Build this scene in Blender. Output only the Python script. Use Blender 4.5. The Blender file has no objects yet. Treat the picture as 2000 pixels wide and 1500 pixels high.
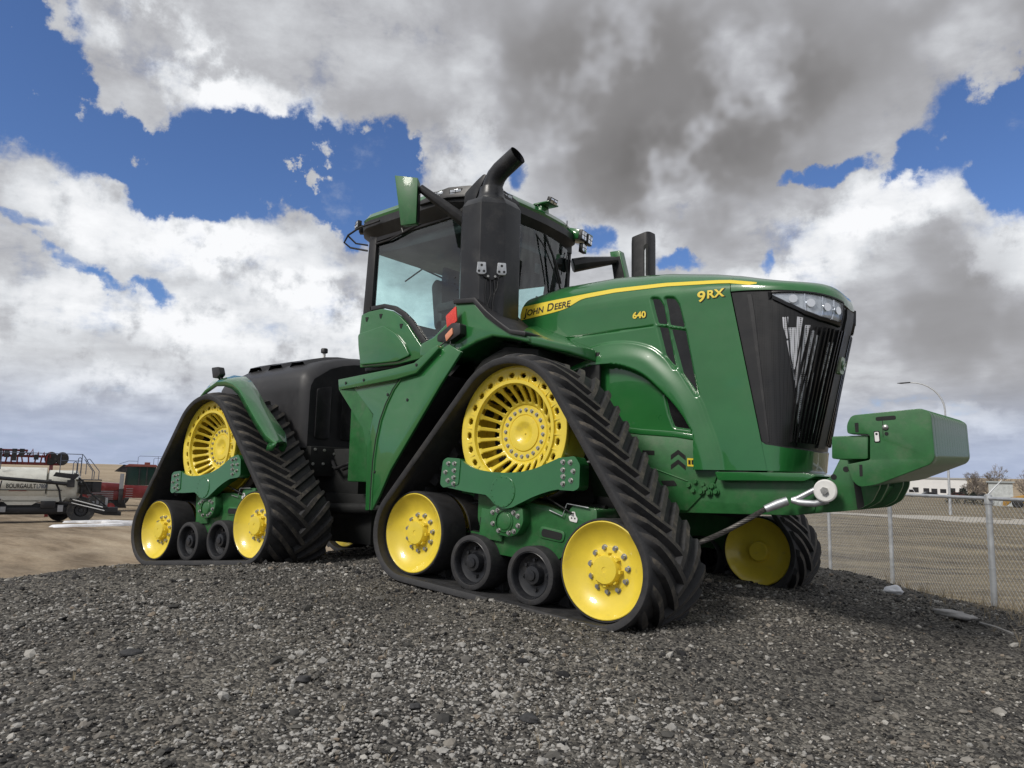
import bpy, bmesh, math, random
import numpy as np
from mathutils import Vector, Matrix
PI = math.pi
random.seed(4); rng = np.random.default_rng(7)
S = bpy.context.scene
COL = S.collection

# ------------------------------------------------------------------ camera
CAMPOS = Vector((3.775, -6.421, 1.212))
RIGHT = Vector((0.781, 0.624, 0.023)); DOWN = Vector((-0.062, 0.113, -0.992)); FWD = Vector((-0.622, 0.773, 0.127))
FWD.normalize(); RIGHT = (RIGHT - FWD * RIGHT.dot(FWD)).normalized(); UPV = RIGHT.cross(FWD)
cam = bpy.data.cameras.new('camera'); camo = bpy.data.objects.new('camera', cam); COL.objects.link(camo)
camo.matrix_world = Matrix((( RIGHT.x, UPV.x, -FWD.x, CAMPOS.x), (RIGHT.y, UPV.y, -FWD.y, CAMPOS.y), (RIGHT.z, UPV.z, -FWD.z, CAMPOS.z), (0, 0, 0, 1)))
cam.sensor_width = 36; cam.lens = 1401 / 2000 * 36; cam.clip_start = .05; cam.clip_end = 9000
S.camera = camo
S.view_settings.view_transform = 'Standard'; S.view_settings.look = 'None'
S.view_settings.exposure = 0.06; S.view_settings.gamma = 1.0

# ------------------------------------------------------------------ sun and sky
SUN_EL, SUN_AZ = math.radians(42), math.radians(-100)        # azimuth measured from +X
sd = Vector((math.cos(SUN_EL) * math.cos(SUN_AZ), math.cos(SUN_EL) * math.sin(SUN_AZ), math.sin(SUN_EL)))
sl = bpy.data.lights.new('sun', 'SUN'); sl.energy = 2.4; sl.angle = math.radians(14); sl.color = (1.0, .95, .88)
so = bpy.data.objects.new('sun', sl); COL.objects.link(so); so.rotation_euler = sd.to_track_quat('Z', 'Y').to_euler()

W = bpy.data.worlds.new('World'); S.world = W; W.use_nodes = True
nt = W.node_tree; nt.nodes.clear(); NL = nt.links
def wn(t, **k):
    n = nt.nodes.new(t)
    for a, b in k.items(): setattr(n, a, b)
    return n
def wl(a, b): NL.new(a, b)
def wmath(op, a, b=None, c=None, clamp=False):
    n = wn('ShaderNodeMath', operation=op); n.use_clamp = clamp
    for i, v in enumerate((a, b, c)):
        if v is None: continue
        if isinstance(v, (int, float)): n.inputs[i].default_value = v
        else: wl(v, n.inputs[i])
    return n.outputs[0]
out = wn('ShaderNodeOutputWorld'); bg = wn('ShaderNodeBackground'); wl(bg.outputs[0], out.inputs[0])
sky = wn('ShaderNodeTexSky', sky_type='NISHITA'); sky.sun_disc = False; sky.sun_elevation = SUN_EL
sky.sun_rotation = math.atan2(sd.x, sd.y); sky.altitude = 600; sky.dust_density = .4; sky.ozone_density = 2.0
SKYK = .105
bg.inputs[1].default_value = SKYK
tc = wn('ShaderNodeTexCoord'); sep = wn('ShaderNodeSeparateXYZ'); wl(tc.outputs['Generated'], sep.inputs[0])
# heading and height above the horizon, in degrees (heading grows clockwise, 0 = where the tractor's far side lies)
az0 = wmath('ARCTAN2', sep.outputs[1], sep.outputs[0]); HEAD = math.degrees(math.atan2(FWD.y, FWD.x))
az = wmath('SUBTRACT', HEAD, wmath('MULTIPLY', az0, 180 / PI))
az = wmath('SUBTRACT', wmath('MODULO', wmath('ADD', az, 540.0), 360.0), 180.0)
el = wmath('MULTIPLY', wmath('ARCSINE', sep.outputs[2]), 180 / PI)
cmb = wn('ShaderNodeCombineXYZ'); wl(az, cmb.inputs[0]); wl(el, cmb.inputs[1])
# cloud-deck coordinates: clouds flatten towards the horizon
zz = wmath('ADD', wmath('MAXIMUM', sep.outputs[2], 0.0), .22)
cp = wn('ShaderNodeCombineXYZ'); wl(wmath('DIVIDE', sep.outputs[0], zz), cp.inputs[0]); wl(wmath('DIVIDE', sep.outputs[1], zz), cp.inputs[1]); wl(wmath('MULTIPLY', sep.outputs[2], 2.0), cp.inputs[2])
def wnoise(vec, scale, detail, rough, dist=0.0, off=(0, 0, 0), lac=2.0):
    m = wn('ShaderNodeMapping'); m.inputs['Location'].default_value = off; wl(vec, m.inputs[0])
    n = wn('ShaderNodeTexNoise'); n.inputs['Scale'].default_value = scale; n.inputs['Detail'].default_value = detail
    n.inputs['Roughness'].default_value = rough; n.inputs['Distortion'].default_value = dist; n.inputs['Lacunarity'].default_value = lac
    wl(m.outputs[0], n.inputs['Vector']); return n
big = wnoise(tc.outputs['Generated'], 5.0, 4, .55)
sub = wn('ShaderNodeVectorMath', operation='SUBTRACT'); wl(big.outputs['Color'], sub.inputs[0]); sub.inputs[1].default_value = (.5, .5, .5)
med = wnoise(tc.outputs['Generated'], 17.0, 6, .62, off=(3, 1, 2))
sub2 = wn('ShaderNodeVectorMath', operation='SUBTRACT'); wl(med.outputs['Color'], sub2.inputs[0]); sub2.inputs[1].default_value = (.5, .5, .5)
def wvs(v, k):
    s = wn('ShaderNodeVectorMath', operation='SCALE'); wl(v, s.inputs[0]); s.inputs['Scale'].default_value = k; return s.outputs[0]
def wva(a, b):
    s = wn('ShaderNodeVectorMath', operation='ADD'); wl(a, s.inputs[0]); wl(b, s.inputs[1]); return s.outputs[0]
PW = wva(wva(cmb.outputs[0], wvs(sub.outputs[0], 5.0)), wvs(sub2.outputs[0], 4.0))
PS = wva(cmb.outputs[0], wvs(sub.outputs[0], 6.0))
def blobs(vec, lst):
    acc = None
    for a, e, ra, rb, rot, w in lst:
        m = wn('ShaderNodeMapping', vector_type='TEXTURE'); m.inputs['Location'].default_value = (a, e, 0)
        m.inputs['Rotation'].default_value = (0, 0, math.radians(rot)); m.inputs['Scale'].default_value = (ra, rb, 1)
        wl(vec, m.inputs[0])
        ln = wn('ShaderNodeVectorMath', operation='LENGTH'); wl(m.outputs[0], ln.inputs[0])
        mr = wn('ShaderNodeMapRange', interpolation_type='SMOOTHERSTEP'); mr.inputs[1].default_value = 0.35; mr.inputs[2].default_value = 1.35
        mr.inputs[3].default_value = w; mr.inputs[4].default_value = 0; wl(ln.outputs['Value'], mr.inputs[0])
        acc = mr.outputs[0] if acc is None else wmath('ADD', acc, mr.outputs[0])
    return acc
# openings of clear blue sky: heading, elevation, half-widths, tilt, weight
HOLES = [(-24, 23.0, 6, 2.6, -8, 1), (-16.5, 24.4, 5.8, 3.6, 0, 1), (-11, 24.9, 3.8, 2.6, 0, 1), (-20.5, 24.2, 3.8, 2.6, -10, 1), (-40, 27, 6, 8, 0, 1), (-35.5, 26, 3.6, 5.5, -10, 1), (-32.3, 22.4, 4.2, 3.6, -20, 1), (-27, 20.9, 5, 3.3, -12, 1), (-21, 21.6, 5, 3.2, 0, 1), (-15, 22.0, 5, 3.6, 0, 1), (-10.4, 22.9, 3.6, 3.4, 0, 1), (-12, 20.0, 6, 2.0, -4, 1), (-25, 18.8, 5, 1.6, -6, .9),
         (34.5, 23.8, 5.5, 2.9, 32, 1), (29.4, 22.0, 2.2, 1.5, 10, 1), (38, 21.5, 4, 5, 0, 1), (35.6, 19.9, 1.8, 1.8, 0, .9), (24.0, 21.9, 4.0, 1.0, 10, .9), (6.4, 19.0, 1.8, 1.6, 25, .8), (.6, 23.2, 1.3, 1.6, 0, .8), (12.3, 17.2, 2.6, .9, 0, .75),
         (-33, 13.6, 4.5, .9, -12, .62), (-28, 12.2, 3.4, .7, -12, .62), (-36, 15.8, 3, .6, -5, .5), (20, 16.3, 1.0, .8, 0, .5)]
THICK = [(20, 28, 5, 5, 0, .35), (12.5, 25, 4.5, 3.2, 0, .28), (16, 28, 17, 9, -4, .45), (9, 28.5, 15, 8.5, -6, .60), (13, 22.5, 10, 5, -8, .45), (25, 31, 10, 5, 12, .35), (2, 34, 12, 5, -8, .35), (32, 10.5, 8, 3.5, 0, .65), (33, 15.2, 3.2, 2.4, -25, .5), (38, 6, 8, 2.5, 0, .4), (-27, 7.2, 16, 1.9, 4, .22), (-12, 9.5, 10, 1.6, 6, .15), (-33, 4.2, 10, 1.0, 0, .25), (-10, 27.6, 7, 2.2, -6, .32),
         (45, 30, 14, 10, 0, .7), (18, 11, 5, 1.5, 0, .2)]
BRIGHT = [(-27, 7.2, 16, 3.6, 0, .5), (-10, 8, 10, 3, 0, .35), (-20, 9.5, 12, 2.5, -5, .25), (-27.5, 28.5, 6.5, 4.0, -30, .85), (-20, 26.6, 7, 2.8, -14, .75), (-3.4, 23.6, 4, 4.0, -40, .6), (8, 19.0, 5, 2.2, -12, .55), (29, 19.2, 5.5, 2.6, 0, 1.0), (24, 16.6, 4.5, 3.0, 0, .9), (36, 15.2, 3.5, 3.5, 0, .8), (17, 14.4, 7, 1.8, 0, .7), (-29, 16.6, 9, 2.8, -10, .8), (-18, 14.6, 10, 3.4, -10, .7), (-30, 10.6, 12, 2.2, -4, .5), (-12, 12.2, 8, 3, -6, .6), (-24, 12.5, 14, 4, -8, .2), (-14, 7.2, 5, 1.2, 12, .4), (32, 4.2, 6, 1.2, 0, .5), (-30, 5.2, 6, .9, 8, .4)]
fine = wnoise(cp.outputs[0], 5.5, 12, .60, .2)
fine2 = wnoise(tc.outputs['Generated'], 13.0, 11, .62, .1, off=(9, 4, 1))
soft = wnoise(cp.outputs[0], 2.3, 5, .5, .3, off=(4, 2, 0))
h = blobs(PW, HOLES)
nf = wmath('ADD', wmath('MULTIPLY', wmath('SUBTRACT', fine.outputs['Fac'], .5), 1.5), wmath('MULTIPLY', wmath('SUBTRACT', fine2.outputs['Fac'], .5), 2.3))
cov = wmath('ADD', wmath('SUBTRACT', 1.28, wmath('MULTIPLY', wmath('MINIMUM', h, 1.0), 1.62)), nf)
deep0 = blobs(PS, THICK)
cov = wmath('ADD', cov, wmath('MULTIPLY', deep0, wmath('SUBTRACT', .7, wmath('MINIMUM', wmath('MULTIPLY', h, 2.0), .7))))
mr = wn('ShaderNodeMapRange', interpolation_type='SMOOTHSTEP'); mr.inputs[1].default_value = .0; mr.inputs[2].default_value = 1.2; wl(cov, mr.inputs[0])
alpha = mr.outputs[0]
# how deep the cloud is: grey bases where it is thick, white where it is thin or stands in the sun
calm = wmath('SUBTRACT', 1.0, wmath('MULTIPLY', wmath('MINIMUM', wmath('MULTIPLY', deep0, 1.7), 1.0), .88))      # thick bases are smoother
deep = wmath('ADD', deep0, wmath('MULTIPLY', wmath('SUBTRACT', soft.outputs['Fac'], .5), .35))
br = wmath('ADD', blobs(PW, BRIGHT), wmath('MULTIPLY', wmath('MULTIPLY', wmath('SUBTRACT', fine.outputs['Fac'], .5), 1.5), calm))
br = wmath('ADD', br, wmath('MULTIPLY', wmath('MULTIPLY', wmath('SUBTRACT', fine2.outputs['Fac'], .5), .7), calm))
lum = wmath('ADD', wmath('SUBTRACT', .575, wmath('MULTIPLY', deep, .36)), wmath('MULTIPLY', br, .40))
rmp = wn('ShaderNodeValToRGB'); wl(lum, rmp.inputs[0])
e = rmp.color_ramp.elements; e[0].position = 0.0; e[0].color = (.17, .165, .165, 1); e[1].position = 1.0; e[1].color = (.92, .93, .95, 1)
for p_, c_ in ((.25, (.25, .245, .25, 1)), (.5, (.42, .425, .45, 1)), (.75, (.68, .70, .73, 1))): x_ = e.new(p_); x_.color = c_
ck = wn('ShaderNodeVectorMath', operation='SCALE'); wl(rmp.outputs[0], ck.inputs[0]); ck.inputs['Scale'].default_value = 1 / SKYK
# a little purple-blue air low over the horizon
low = wn('ShaderNodeMapRange', interpolation_type='SMOOTHSTEP'); low.inputs[1].default_value = 8; low.inputs[2].default_value = .5; wl(el, low.inputs[0])
mxl = wn('ShaderNodeMix', data_type='RGBA'); wl(wmath('MULTIPLY', low.outputs[0], .72), mxl.inputs[0]); wl(ck.outputs[0], mxl.inputs[6]); mxl.inputs[7].default_value = (.37 / SKYK, .455 / SKYK, .66 / SKYK, 1)
skyt = wn('ShaderNodeMix', data_type='RGBA', blend_type='MULTIPLY'); skyt.inputs[0].default_value = 1; wl(sky.outputs[0], skyt.inputs[6]); skyt.inputs[7].default_value = (.66, .80, 1.08, 1)
mx = wn('ShaderNodeMix', data_type='RGBA'); wl(alpha, mx.inputs[0]); wl(skyt.outputs[2], mx.inputs[6]); wl(mxl.outputs[2], mx.inputs[7])
wl(mx.outputs[2], bg.inputs[0])
W.cycles.sampling_method = 'MANUAL'; W.cycles.sample_map_resolution = 1024

# ------------------------------------------------------------------ materials
def mat(name, col, rough=.5, metal=0.0, coat=0.0, spec=.5, noise=None, bump=None, dust=None, coatr=.04):
    """noise=(scale, amount) varies the colour; bump=(scale, strength, distance); dust=(colour, scale, threshold, amount)"""
    m = bpy.data.materials.new(name); m.use_nodes = True; t = m.node_tree; b = t.nodes['Principled BSDF']
    b.inputs['Base Color'].default_value = (*col, 1); b.inputs['Roughness'].default_value = rough; b.inputs['Metallic'].default_value = metal
    b.inputs['Coat Weight'].default_value = coat; b.inputs['Coat Roughness'].default_value = coatr; b.inputs['Specular IOR Level'].default_value = spec
    tcn = t.nodes.new('ShaderNodeTexCoord'); cur = None
    if noise:
        n = t.nodes.new('ShaderNodeTexNoise'); n.inputs['Scale'].default_value = noise[0]; n.inputs['Detail'].default_value = 8; n.inputs['Roughness'].default_value = .65
        t.links.new(tcn.outputs['Object'], n.inputs['Vector'])
        r = t.nodes.new('ShaderNodeMapRange'); r.inputs[1].default_value = .3; r.inputs[2].default_value = .7; r.inputs[3].default_value = 1 - noise[1]; r.inputs[4].default_value = 1 + noise[1]
        t.links.new(n.outputs['Fac'], r.inputs[0])
        v = t.nodes.new('ShaderNodeVectorMath'); v.operation = 'SCALE'; v.inputs[0].default_value = col; t.links.new(r.outputs[0], v.inputs['Scale'])
        t.links.new(v.outputs[0], b.inputs['Base Color']); cur = v.outputs[0]
        r2 = t.nodes.new('ShaderNodeMapRange'); r2.inputs[1].default_value = .3; r2.inputs[2].default_value = .7; r2.inputs[3].default_value = max(.02, rough - noise[1] * .3); r2.inputs[4].default_value = min(1, rough + noise[1] * .3)
        t.links.new(n.outputs['Fac'], r2.inputs[0]); t.links.new(r2.outputs[0], b.inputs['Roughness'])
    if dust:
        n = t.nodes.new('ShaderNodeTexNoise'); n.inputs['Scale'].default_value = dust[1]; n.inputs['Detail'].default_value = 10; n.inputs['Roughness'].default_value = .7
        t.links.new(tcn.outputs['Object'], n.inputs['Vector'])
        r = t.nodes.new('ShaderNodeMapRange'); r.inputs[1].default_value = dust[2]; r.inputs[2].default_value = dust[2] + .18; r.inputs[4].default_value = dust[3]; t.links.new(n.outputs['Fac'], r.inputs[0])
        mxn = t.nodes.new('ShaderNodeMix'); mxn.data_type = 'RGBA'; t.links.new(r.outputs[0], mxn.inputs[0])
        if cur: t.links.new(cur, mxn.inputs[6])
        else: mxn.inputs[6].default_value = (*col, 1)
        mxn.inputs[7].default_value = (*dust[0], 1); t.links.new(mxn.outputs[2], b.inputs['Base Color'])
    if bump:
        n = t.nodes.new('ShaderNodeTexNoise'); n.inputs['Scale'].default_value = bump[0]; n.inputs['Detail'].default_value = 6; n.inputs['Roughness'].default_value = .6
        t.links.new(tcn.outputs['Object'], n.inputs['Vector'])
        bp = t.nodes.new('ShaderNodeBump'); bp.inputs['Strength'].default_value = bump[1]; bp.inputs['Distance'].default_value = bump[2]
        t.links.new(n.outputs['Fac'], bp.inputs['Height']); t.links.new(bp.outputs[0], b.inputs['Normal'])
        if coat: t.links.new(bp.outputs[0], b.inputs['Coat Normal'])
    return m
DUST = (.23, .19, .14)
GREEN = mat('green_paint', (.019, .140, .034), .30, coat=1.0, coatr=.03, noise=(2.2, .10), bump=(1.3, .10, .004), dust=((.11, .15, .09), 1.7, .54, .16))
GREENC = mat('green_cast_paint', (.021, .130, .034), .5, coat=.25, noise=(9, .18), bump=(60, .25, .002), dust=((.12, .15, .1), 6, .5, .35))
YELLOW = mat('yellow_paint', (.82, .635, .06), .35, coat=.4, noise=(5, .08), dust=((.42, .33, .12), 7, .56, .5))
YSTRIPE = mat('yellow_decal', (.80, .62, .05), .4, coat=.3)
RUBBER = mat('track_rubber', (.028, .028, .03), .72, noise=(14, .35), bump=(45, .5, .004), dust=((.10, .09, .075), 5, .52, .35))
RUBTOP = mat('worn_rubber', (.048, .044, .040), .8, noise=(30, .35), bump=(70, .6, .003), dust=((.17, .145, .11), 9, .48, .6))
BLACK = mat('black_plastic', (.018, .018, .020), .45, noise=(8, .2), bump=(90, .15, .001), dust=((.08, .075, .07), 4, .52, .35))
BLACKM = mat('black_steel_paint', (.014, .015, .018), .36, noise=(6, .2), bump=(120, .2, .001), dust=((.07, .068, .065), 5, .5, .4))
TANKP = mat('grey_black_tank_plastic', (.026, .026, .029), .5, noise=(5, .2), bump=(150, .2, .001), dust=((.08, .076, .07), 3, .5, .3))
BADGE = mat('pale_badge', (.36, .42, .30), .35, metal=.4)
GLOSSB = mat('gloss_black', (.010, .010, .011), .24, noise=(4, .3), dust=((.04, .035, .03), 5, .52, .35))
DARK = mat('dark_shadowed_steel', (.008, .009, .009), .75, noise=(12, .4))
BOLT = mat('zinc_bolt', (.42, .42, .40), .38, metal=.85, noise=(40, .25))
STEEL = mat('galvanised_steel', (.50, .52, .54), .42, metal=.7, noise=(25, .2))
WIRE = mat('wire_rope', (.10, .095, .09), .5, metal=.8, noise=(60, .4))
WHITEP = mat('white_plastic', (.78, .78, .76), .45, noise=(20, .06))
LENS = mat('lamp_lens', (.55, .58, .62), .08, metal=.35, noise=(30, .25))
LED = mat('lamp_reflector', (.85, .87, .9), .12, metal=.9)
RED = mat('red_reflector', (.72, .05, .03), .25, coat=.6, noise=(60, .15))
ORANGE = mat('amber_lens', (.75, .30, .17), .25, coat=.6)
LETTERK = mat('black_letter', (.01, .01, .01), .5)
LETTERY = mat('yellow_letter', (.85, .66, .08), .4)
PERF_SKY = mat('perforated_sky_reflection', (.42, .43, .46), .4, metal=.5)  # pale tone paints in the sky mirrored by the perforated metal
def perforate(m, scale):
    t = m.node_tree; b = t.nodes['Principled BSDF']; tcn = t.nodes.new('ShaderNodeTexCoord')
    v = t.nodes.new('ShaderNodeTexVoronoi'); v.inputs['Scale'].default_value = scale; v.inputs['Randomness'].default_value = 0
    t.links.new(tcn.outputs['Object'], v.inputs['Vector'])
    r = t.nodes.new('ShaderNodeMapRange'); r.inputs[1].default_value = .30; r.inputs[2].default_value = .42; t.links.new(v.outputs['Distance'], r.inputs[0])
    mxn = t.nodes.new('ShaderNodeMix'); mxn.data_type = 'RGBA'; t.links.new(r.outputs[0], mxn.inputs[0])
    mxn.inputs[6].default_value = (.02, .02, .022, 1); mxn.inputs[7].default_value = (.66, .67, .70, 1); t.links.new(mxn.outputs[2], b.inputs['Base Color'])
perforate(PERF_SKY, 62)
def fine_mesh(m, scale):
    t = m.node_tree; b = t.nodes['Principled BSDF']; tcn = t.nodes.new('ShaderNodeTexCoord'); v = t.nodes.new('ShaderNodeTexVoronoi'); v.inputs['Scale'].default_value = scale; v.inputs['Randomness'].default_value = .0; t.links.new(tcn.outputs['Object'], v.inputs['Vector'])
    r = t.nodes.new('ShaderNodeMapRange'); r.inputs[1].default_value = .28; r.inputs[2].default_value = .45; t.links.new(v.outputs['Distance'], r.inputs[0]); x = t.nodes.new('ShaderNodeMix'); x.data_type = 'RGBA'; t.links.new(r.outputs[0], x.inputs[0]); x.inputs[6].default_value = (.003, .003, .003, 1); x.inputs[7].default_value = (.016, .016, .017, 1); t.links.new(x.outputs[2], b.inputs['Base Color'])
def glass(name, tint, alpha, rough=0.0, refl=(1, 1, 1)):
    m = bpy.data.materials.new(name); m.use_nodes = True; t = m.node_tree; t.nodes.remove(t.nodes['Principled BSDF']); o = t.nodes['Material Output']
    tr = t.nodes.new('ShaderNodeBsdfTransparent'); tr.inputs[0].default_value = (*tint, 1)
    g = t.nodes.new('ShaderNodeBsdfGlossy'); g.inputs['Roughness'].default_value = rough; g.inputs['Color'].default_value = (*refl, 1)
    lw = t.nodes.new('ShaderNodeLayerWeight'); lw.inputs[0].default_value = .5; p1_ = t.nodes.new('ShaderNodeMath'); p1_.operation = 'POWER'; t.links.new(lw.outputs['Facing'], p1_.inputs[0]); p1_.inputs[1].default_value = 4.5; f = t.nodes.new('ShaderNodeMath'); f.operation = 'MULTIPLY'; t.links.new(p1_.outputs[0], f.inputs[0]); f.inputs[1].default_value = .55
    a = t.nodes.new('ShaderNodeMath'); a.operation = 'ADD'; a.inputs[1].default_value = alpha; t.links.new(f.outputs[0], a.inputs[0])
    mm = t.nodes.new('ShaderNodeMixShader'); t.links.new(a.outputs[0], mm.inputs[0]); t.links.new(tr.outputs[0], mm.inputs[1]); t.links.new(g.outputs[0], mm.inputs[2]); t.links.new(mm.outputs[0], o.inputs[0])
    return m
GLASS = glass('tinted_cab_glass', (.76, .94, .93), .10)
GRILLM = mat('fine_black_mesh', (.012, .012, .013), .34, noise=(4, .3))
CLEAR = glass('clear_lens', (.92, .94, .96), .08)

fine_mesh(GRILLM, 75)
# ------------------------------------------------------------------ mesh helpers
class M:
    def __init__(s): s.v = []; s.f = []; s.m = []
    def add(s, vs, fs, mi=0):
        o = len(s.v); s.v += [tuple(map(float, p)) for p in vs]; s.f += [tuple(o + i for i in f) for f in fs]; s.m += [mi] * len(fs); return s
    def box(s, lo, hi, mi=0, mtx=None):
        x0, y0, z0 = lo; x1, y1, z1 = hi
        v = [(x0, y0, z0), (x1, y0, z0), (x1, y1, z0), (x0, y1, z0), (x0, y0, z1), (x1, y0, z1), (x1, y1, z1), (x0, y1, z1)]
        if mtx is not None: v = [tuple(mtx @ Vector(p)) for p in v]
        return s.add(v, [(0, 3, 2, 1), (4, 5, 6, 7), (0, 1, 5, 4), (1, 2, 6, 5), (2, 3, 7, 6), (3, 0, 4, 7)], mi)
    def prism(s, poly, a0, a1, axis='y', mi=0, fn=None):
        """poly in the two remaining axes; a0/a1 may be per-point lists"""
        n = len(poly)
        A0 = a0 if isinstance(a0, (list, tuple)) else [a0] * n; A1 = a1 if isinstance(a1, (list, tuple)) else [a1] * n
        if axis == 'y': g = lambda p, a: (p[0], a, p[1])
        elif axis == 'z': g = lambda p, a: (p[0], p[1], a)
        else: g = lambda p, a: (a, p[0], p[1])
        v = [g(p, a) for p, a in zip(poly, A0)] + [g(p, a) for p, a in zip(poly, A1)]
        f = [tuple(range(n)), tuple(range(2 * n - 1, n - 1, -1))] + [(i, i + n, (i + 1) % n + n, (i + 1) % n) for i in range(n)]
        if fn: v = [fn(p) for p in v]
        return s.add(v, f, mi)
    def lathe(s, prof, seg=32, o=(0, 0, 0), ax='z', mi=0, a0=0, cap=False):
        vs = []; n = len(prof)
        for k in range(seg):
            a = a0 + 2 * PI * k / seg; c, d = math.cos(a), math.sin(a)
            for r, h_ in prof:
                p = {'z': (r * c, r * d, h_), 'y': (r * c, h_, r * d), 'x': (h_, r * c, r * d)}[ax]
                vs.append((p[0] + o[0], p[1] + o[1], p[2] + o[2]))
        fs = [(k * n + i, ((k + 1) % seg) * n + i, ((k + 1) % seg) * n + i + 1, k * n + i + 1) for k in range(seg) for i in range(n - 1)]
        if cap: fs.append(tuple(k * n + n - 1 for k in range(seg)))
        return s.add(vs, fs, mi)
    def tube(s, pts, r, seg=8, mi=0, caps=True):
        P = [Vector(p) for p in pts]; R = r if isinstance(r, (list, tuple)) else [r] * len(P); vs = []; ref = None
        for i, p in enumerate(P):
            t = (P[min(i + 1, len(P) - 1)] - P[max(i - 1, 0)]).normalized()
            if ref is None: ref = t.orthogonal().normalized()
            ref = (ref - t * ref.dot(t)); ref = ref.normalized() if ref.length > 1e-6 else t.orthogonal().normalized()
            b = t.cross(ref)
            for k in range(seg):
                a = 2 * PI * k / seg; vs.append(p + (ref * math.cos(a) + b * math.sin(a)) * R[i])
        fs = [(i * seg + k, i * seg + (k + 1) % seg, (i + 1) * seg + (k + 1) % seg, (i + 1) * seg + k) for i in range(len(P) - 1) for k in range(seg)]
        if caps: fs += [tuple(range(seg - 1, -1, -1)), tuple((len(P) - 1) * seg + k for k in range(seg))]
        return s.add(vs, fs, mi)
    def grid(s, rows, mi=0, closed=False):
        n = len(rows[0]); vs = [p for r in rows for p in r]
        fs = [(i * n + j, i * n + (j + 1) % n, (i + 1) * n + (j + 1) % n, (i + 1) * n + j) for i in range(len(rows) - 1) for j in range(n if closed else n - 1)]
        return s.add(vs, fs, mi)
    def bolt(s, p, d, r=.014, h_=.018, mi=0, seg=6):
        d = Vector(d).normalized(); p = Vector(p); return s.tube([p - d * .004, p + d * .003, p + d * .0031, p + d * h_], [r * 1.45, r * 1.45, r, r * .92], 12 if seg > 6 else 10, mi)
def link(o, parent=None):
    COL.objects.link(o)
    if parent: o.parent = parent
    return o
def mk(name, b, mats, parent=None, bev=0, seg=2, ang=38, smooth=True, recalc=True):
    me = bpy.data.meshes.new(name); me.from_pydata(b.v, [], b.f)
    for m in (mats if isinstance(mats, (list, tuple)) else [mats]): me.materials.append(m)
    me.polygons.foreach_set('material_index', b.m); me.update()
    bm = bmesh.new(); bm.from_mesh(me)
    if recalc: bmesh.ops.recalc_face_normals(bm, faces=bm.faces)
    if bev:
        ed = [e_ for e_ in bm.edges if len(e_.link_faces) == 2 and e_.calc_face_angle(0) > math.radians(28)]
        bmesh.ops.bevel(bm, geom=ed, offset=bev, segments=seg, profile=.5, affect='EDGES', clamp_overlap=True)
    if smooth:
        lim = math.radians(ang)
        for f in bm.faces: f.smooth = True
        for e_ in bm.edges: e_.smooth = not (len(e_.link_faces) == 2 and e_.calc_face_angle(0) > lim)
    bm.to_mesh(me); bm.free()
    return link(bpy.data.objects.new(name, me), parent)
def mks(name, b, mats, parent=None, **k):
    """like mk, but every loose piece becomes an object of its own"""
    par = list(range(len(b.v)))
    def fd(i):
        while par[i] != i: par[i] = par[par[i]]; i = par[i]
        return i
    for f in b.f:
        r0 = fd(f[0])
        for q in f[1:]: par[fd(q)] = r0
    groups = {}
    for f, mi in zip(b.f, b.m): groups.setdefault(fd(f[0]), []).append((f, mi))
    out = []
    for g in groups.values():
        ids = sorted({i for f, _ in g for i in f}); mp = {i: n for n, i in enumerate(ids)}; mm = M()
        mm.v = [b.v[i] for i in ids]; mm.f = [tuple(mp[i] for i in f) for f, _ in g]; mm.m = [mi for _, mi in g]
        out.append(mk(name, mm, mats, parent, **k))
    return out
def empty(name, loc=(0, 0, 0), rz=0):
    o = bpy.data.objects.new(name, None); o.location = loc; o.rotation_euler = (0, 0, rz); o.empty_display_size = .3; COL.objects.link(o); return o
def tag(o, label=None, cat=None, group=None, kind=None):
    if label: o['label'] = label
    if cat: o['category'] = cat
    if group: o['group'] = group
    if kind: o['kind'] = kind
    return o
def copy_tree(o, parent=None):
    c = o.copy(); COL.objects.link(c)
    if parent: c.parent = parent; c.matrix_parent_inverse = o.matrix_parent_inverse.copy()
    for ch in list(o.children): copy_tree(ch, c)
    return c
def itp(x, tab): return float(np.interp(x, [a for a, b in tab], [b for a, b in tab]))
def smst(x, a, b):
    t = min(1, max(0, (x - a) / (b - a))); return t * t * (3 - 2 * t)
def arc(cx, cy, r, a0, a1, n): return [(cx + r * math.cos(math.radians(a0 + (a1 - a0) * i / n)), cy + r * math.sin(math.radians(a0 + (a1 - a0) * i / n))) for i in range(n + 1)]
def rpoly(pts, r, n=4):
    """round the corners of a polygon"""
    o = []; N = len(pts)
    for i in range(N):
        p = Vector(pts[i]); a = Vector(pts[i - 1]); b = Vector(pts[(i + 1) % N]); rr = r[i] if isinstance(r, (list, tuple)) else r
        da = (a - p); db = (b - p); k = min(rr, da.length * .45, db.length * .45)
        if k < 1e-5: o.append(tuple(p)); continue
        s_, e_ = p + da.normalized() * k, p + db.normalized() * k
        for j in range(n + 1):
            t = j / n; q = s_ * (1 - t) ** 2 + p * 2 * t * (1 - t) + e_ * t * t; o.append((q.x, q.y))
    return o

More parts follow.
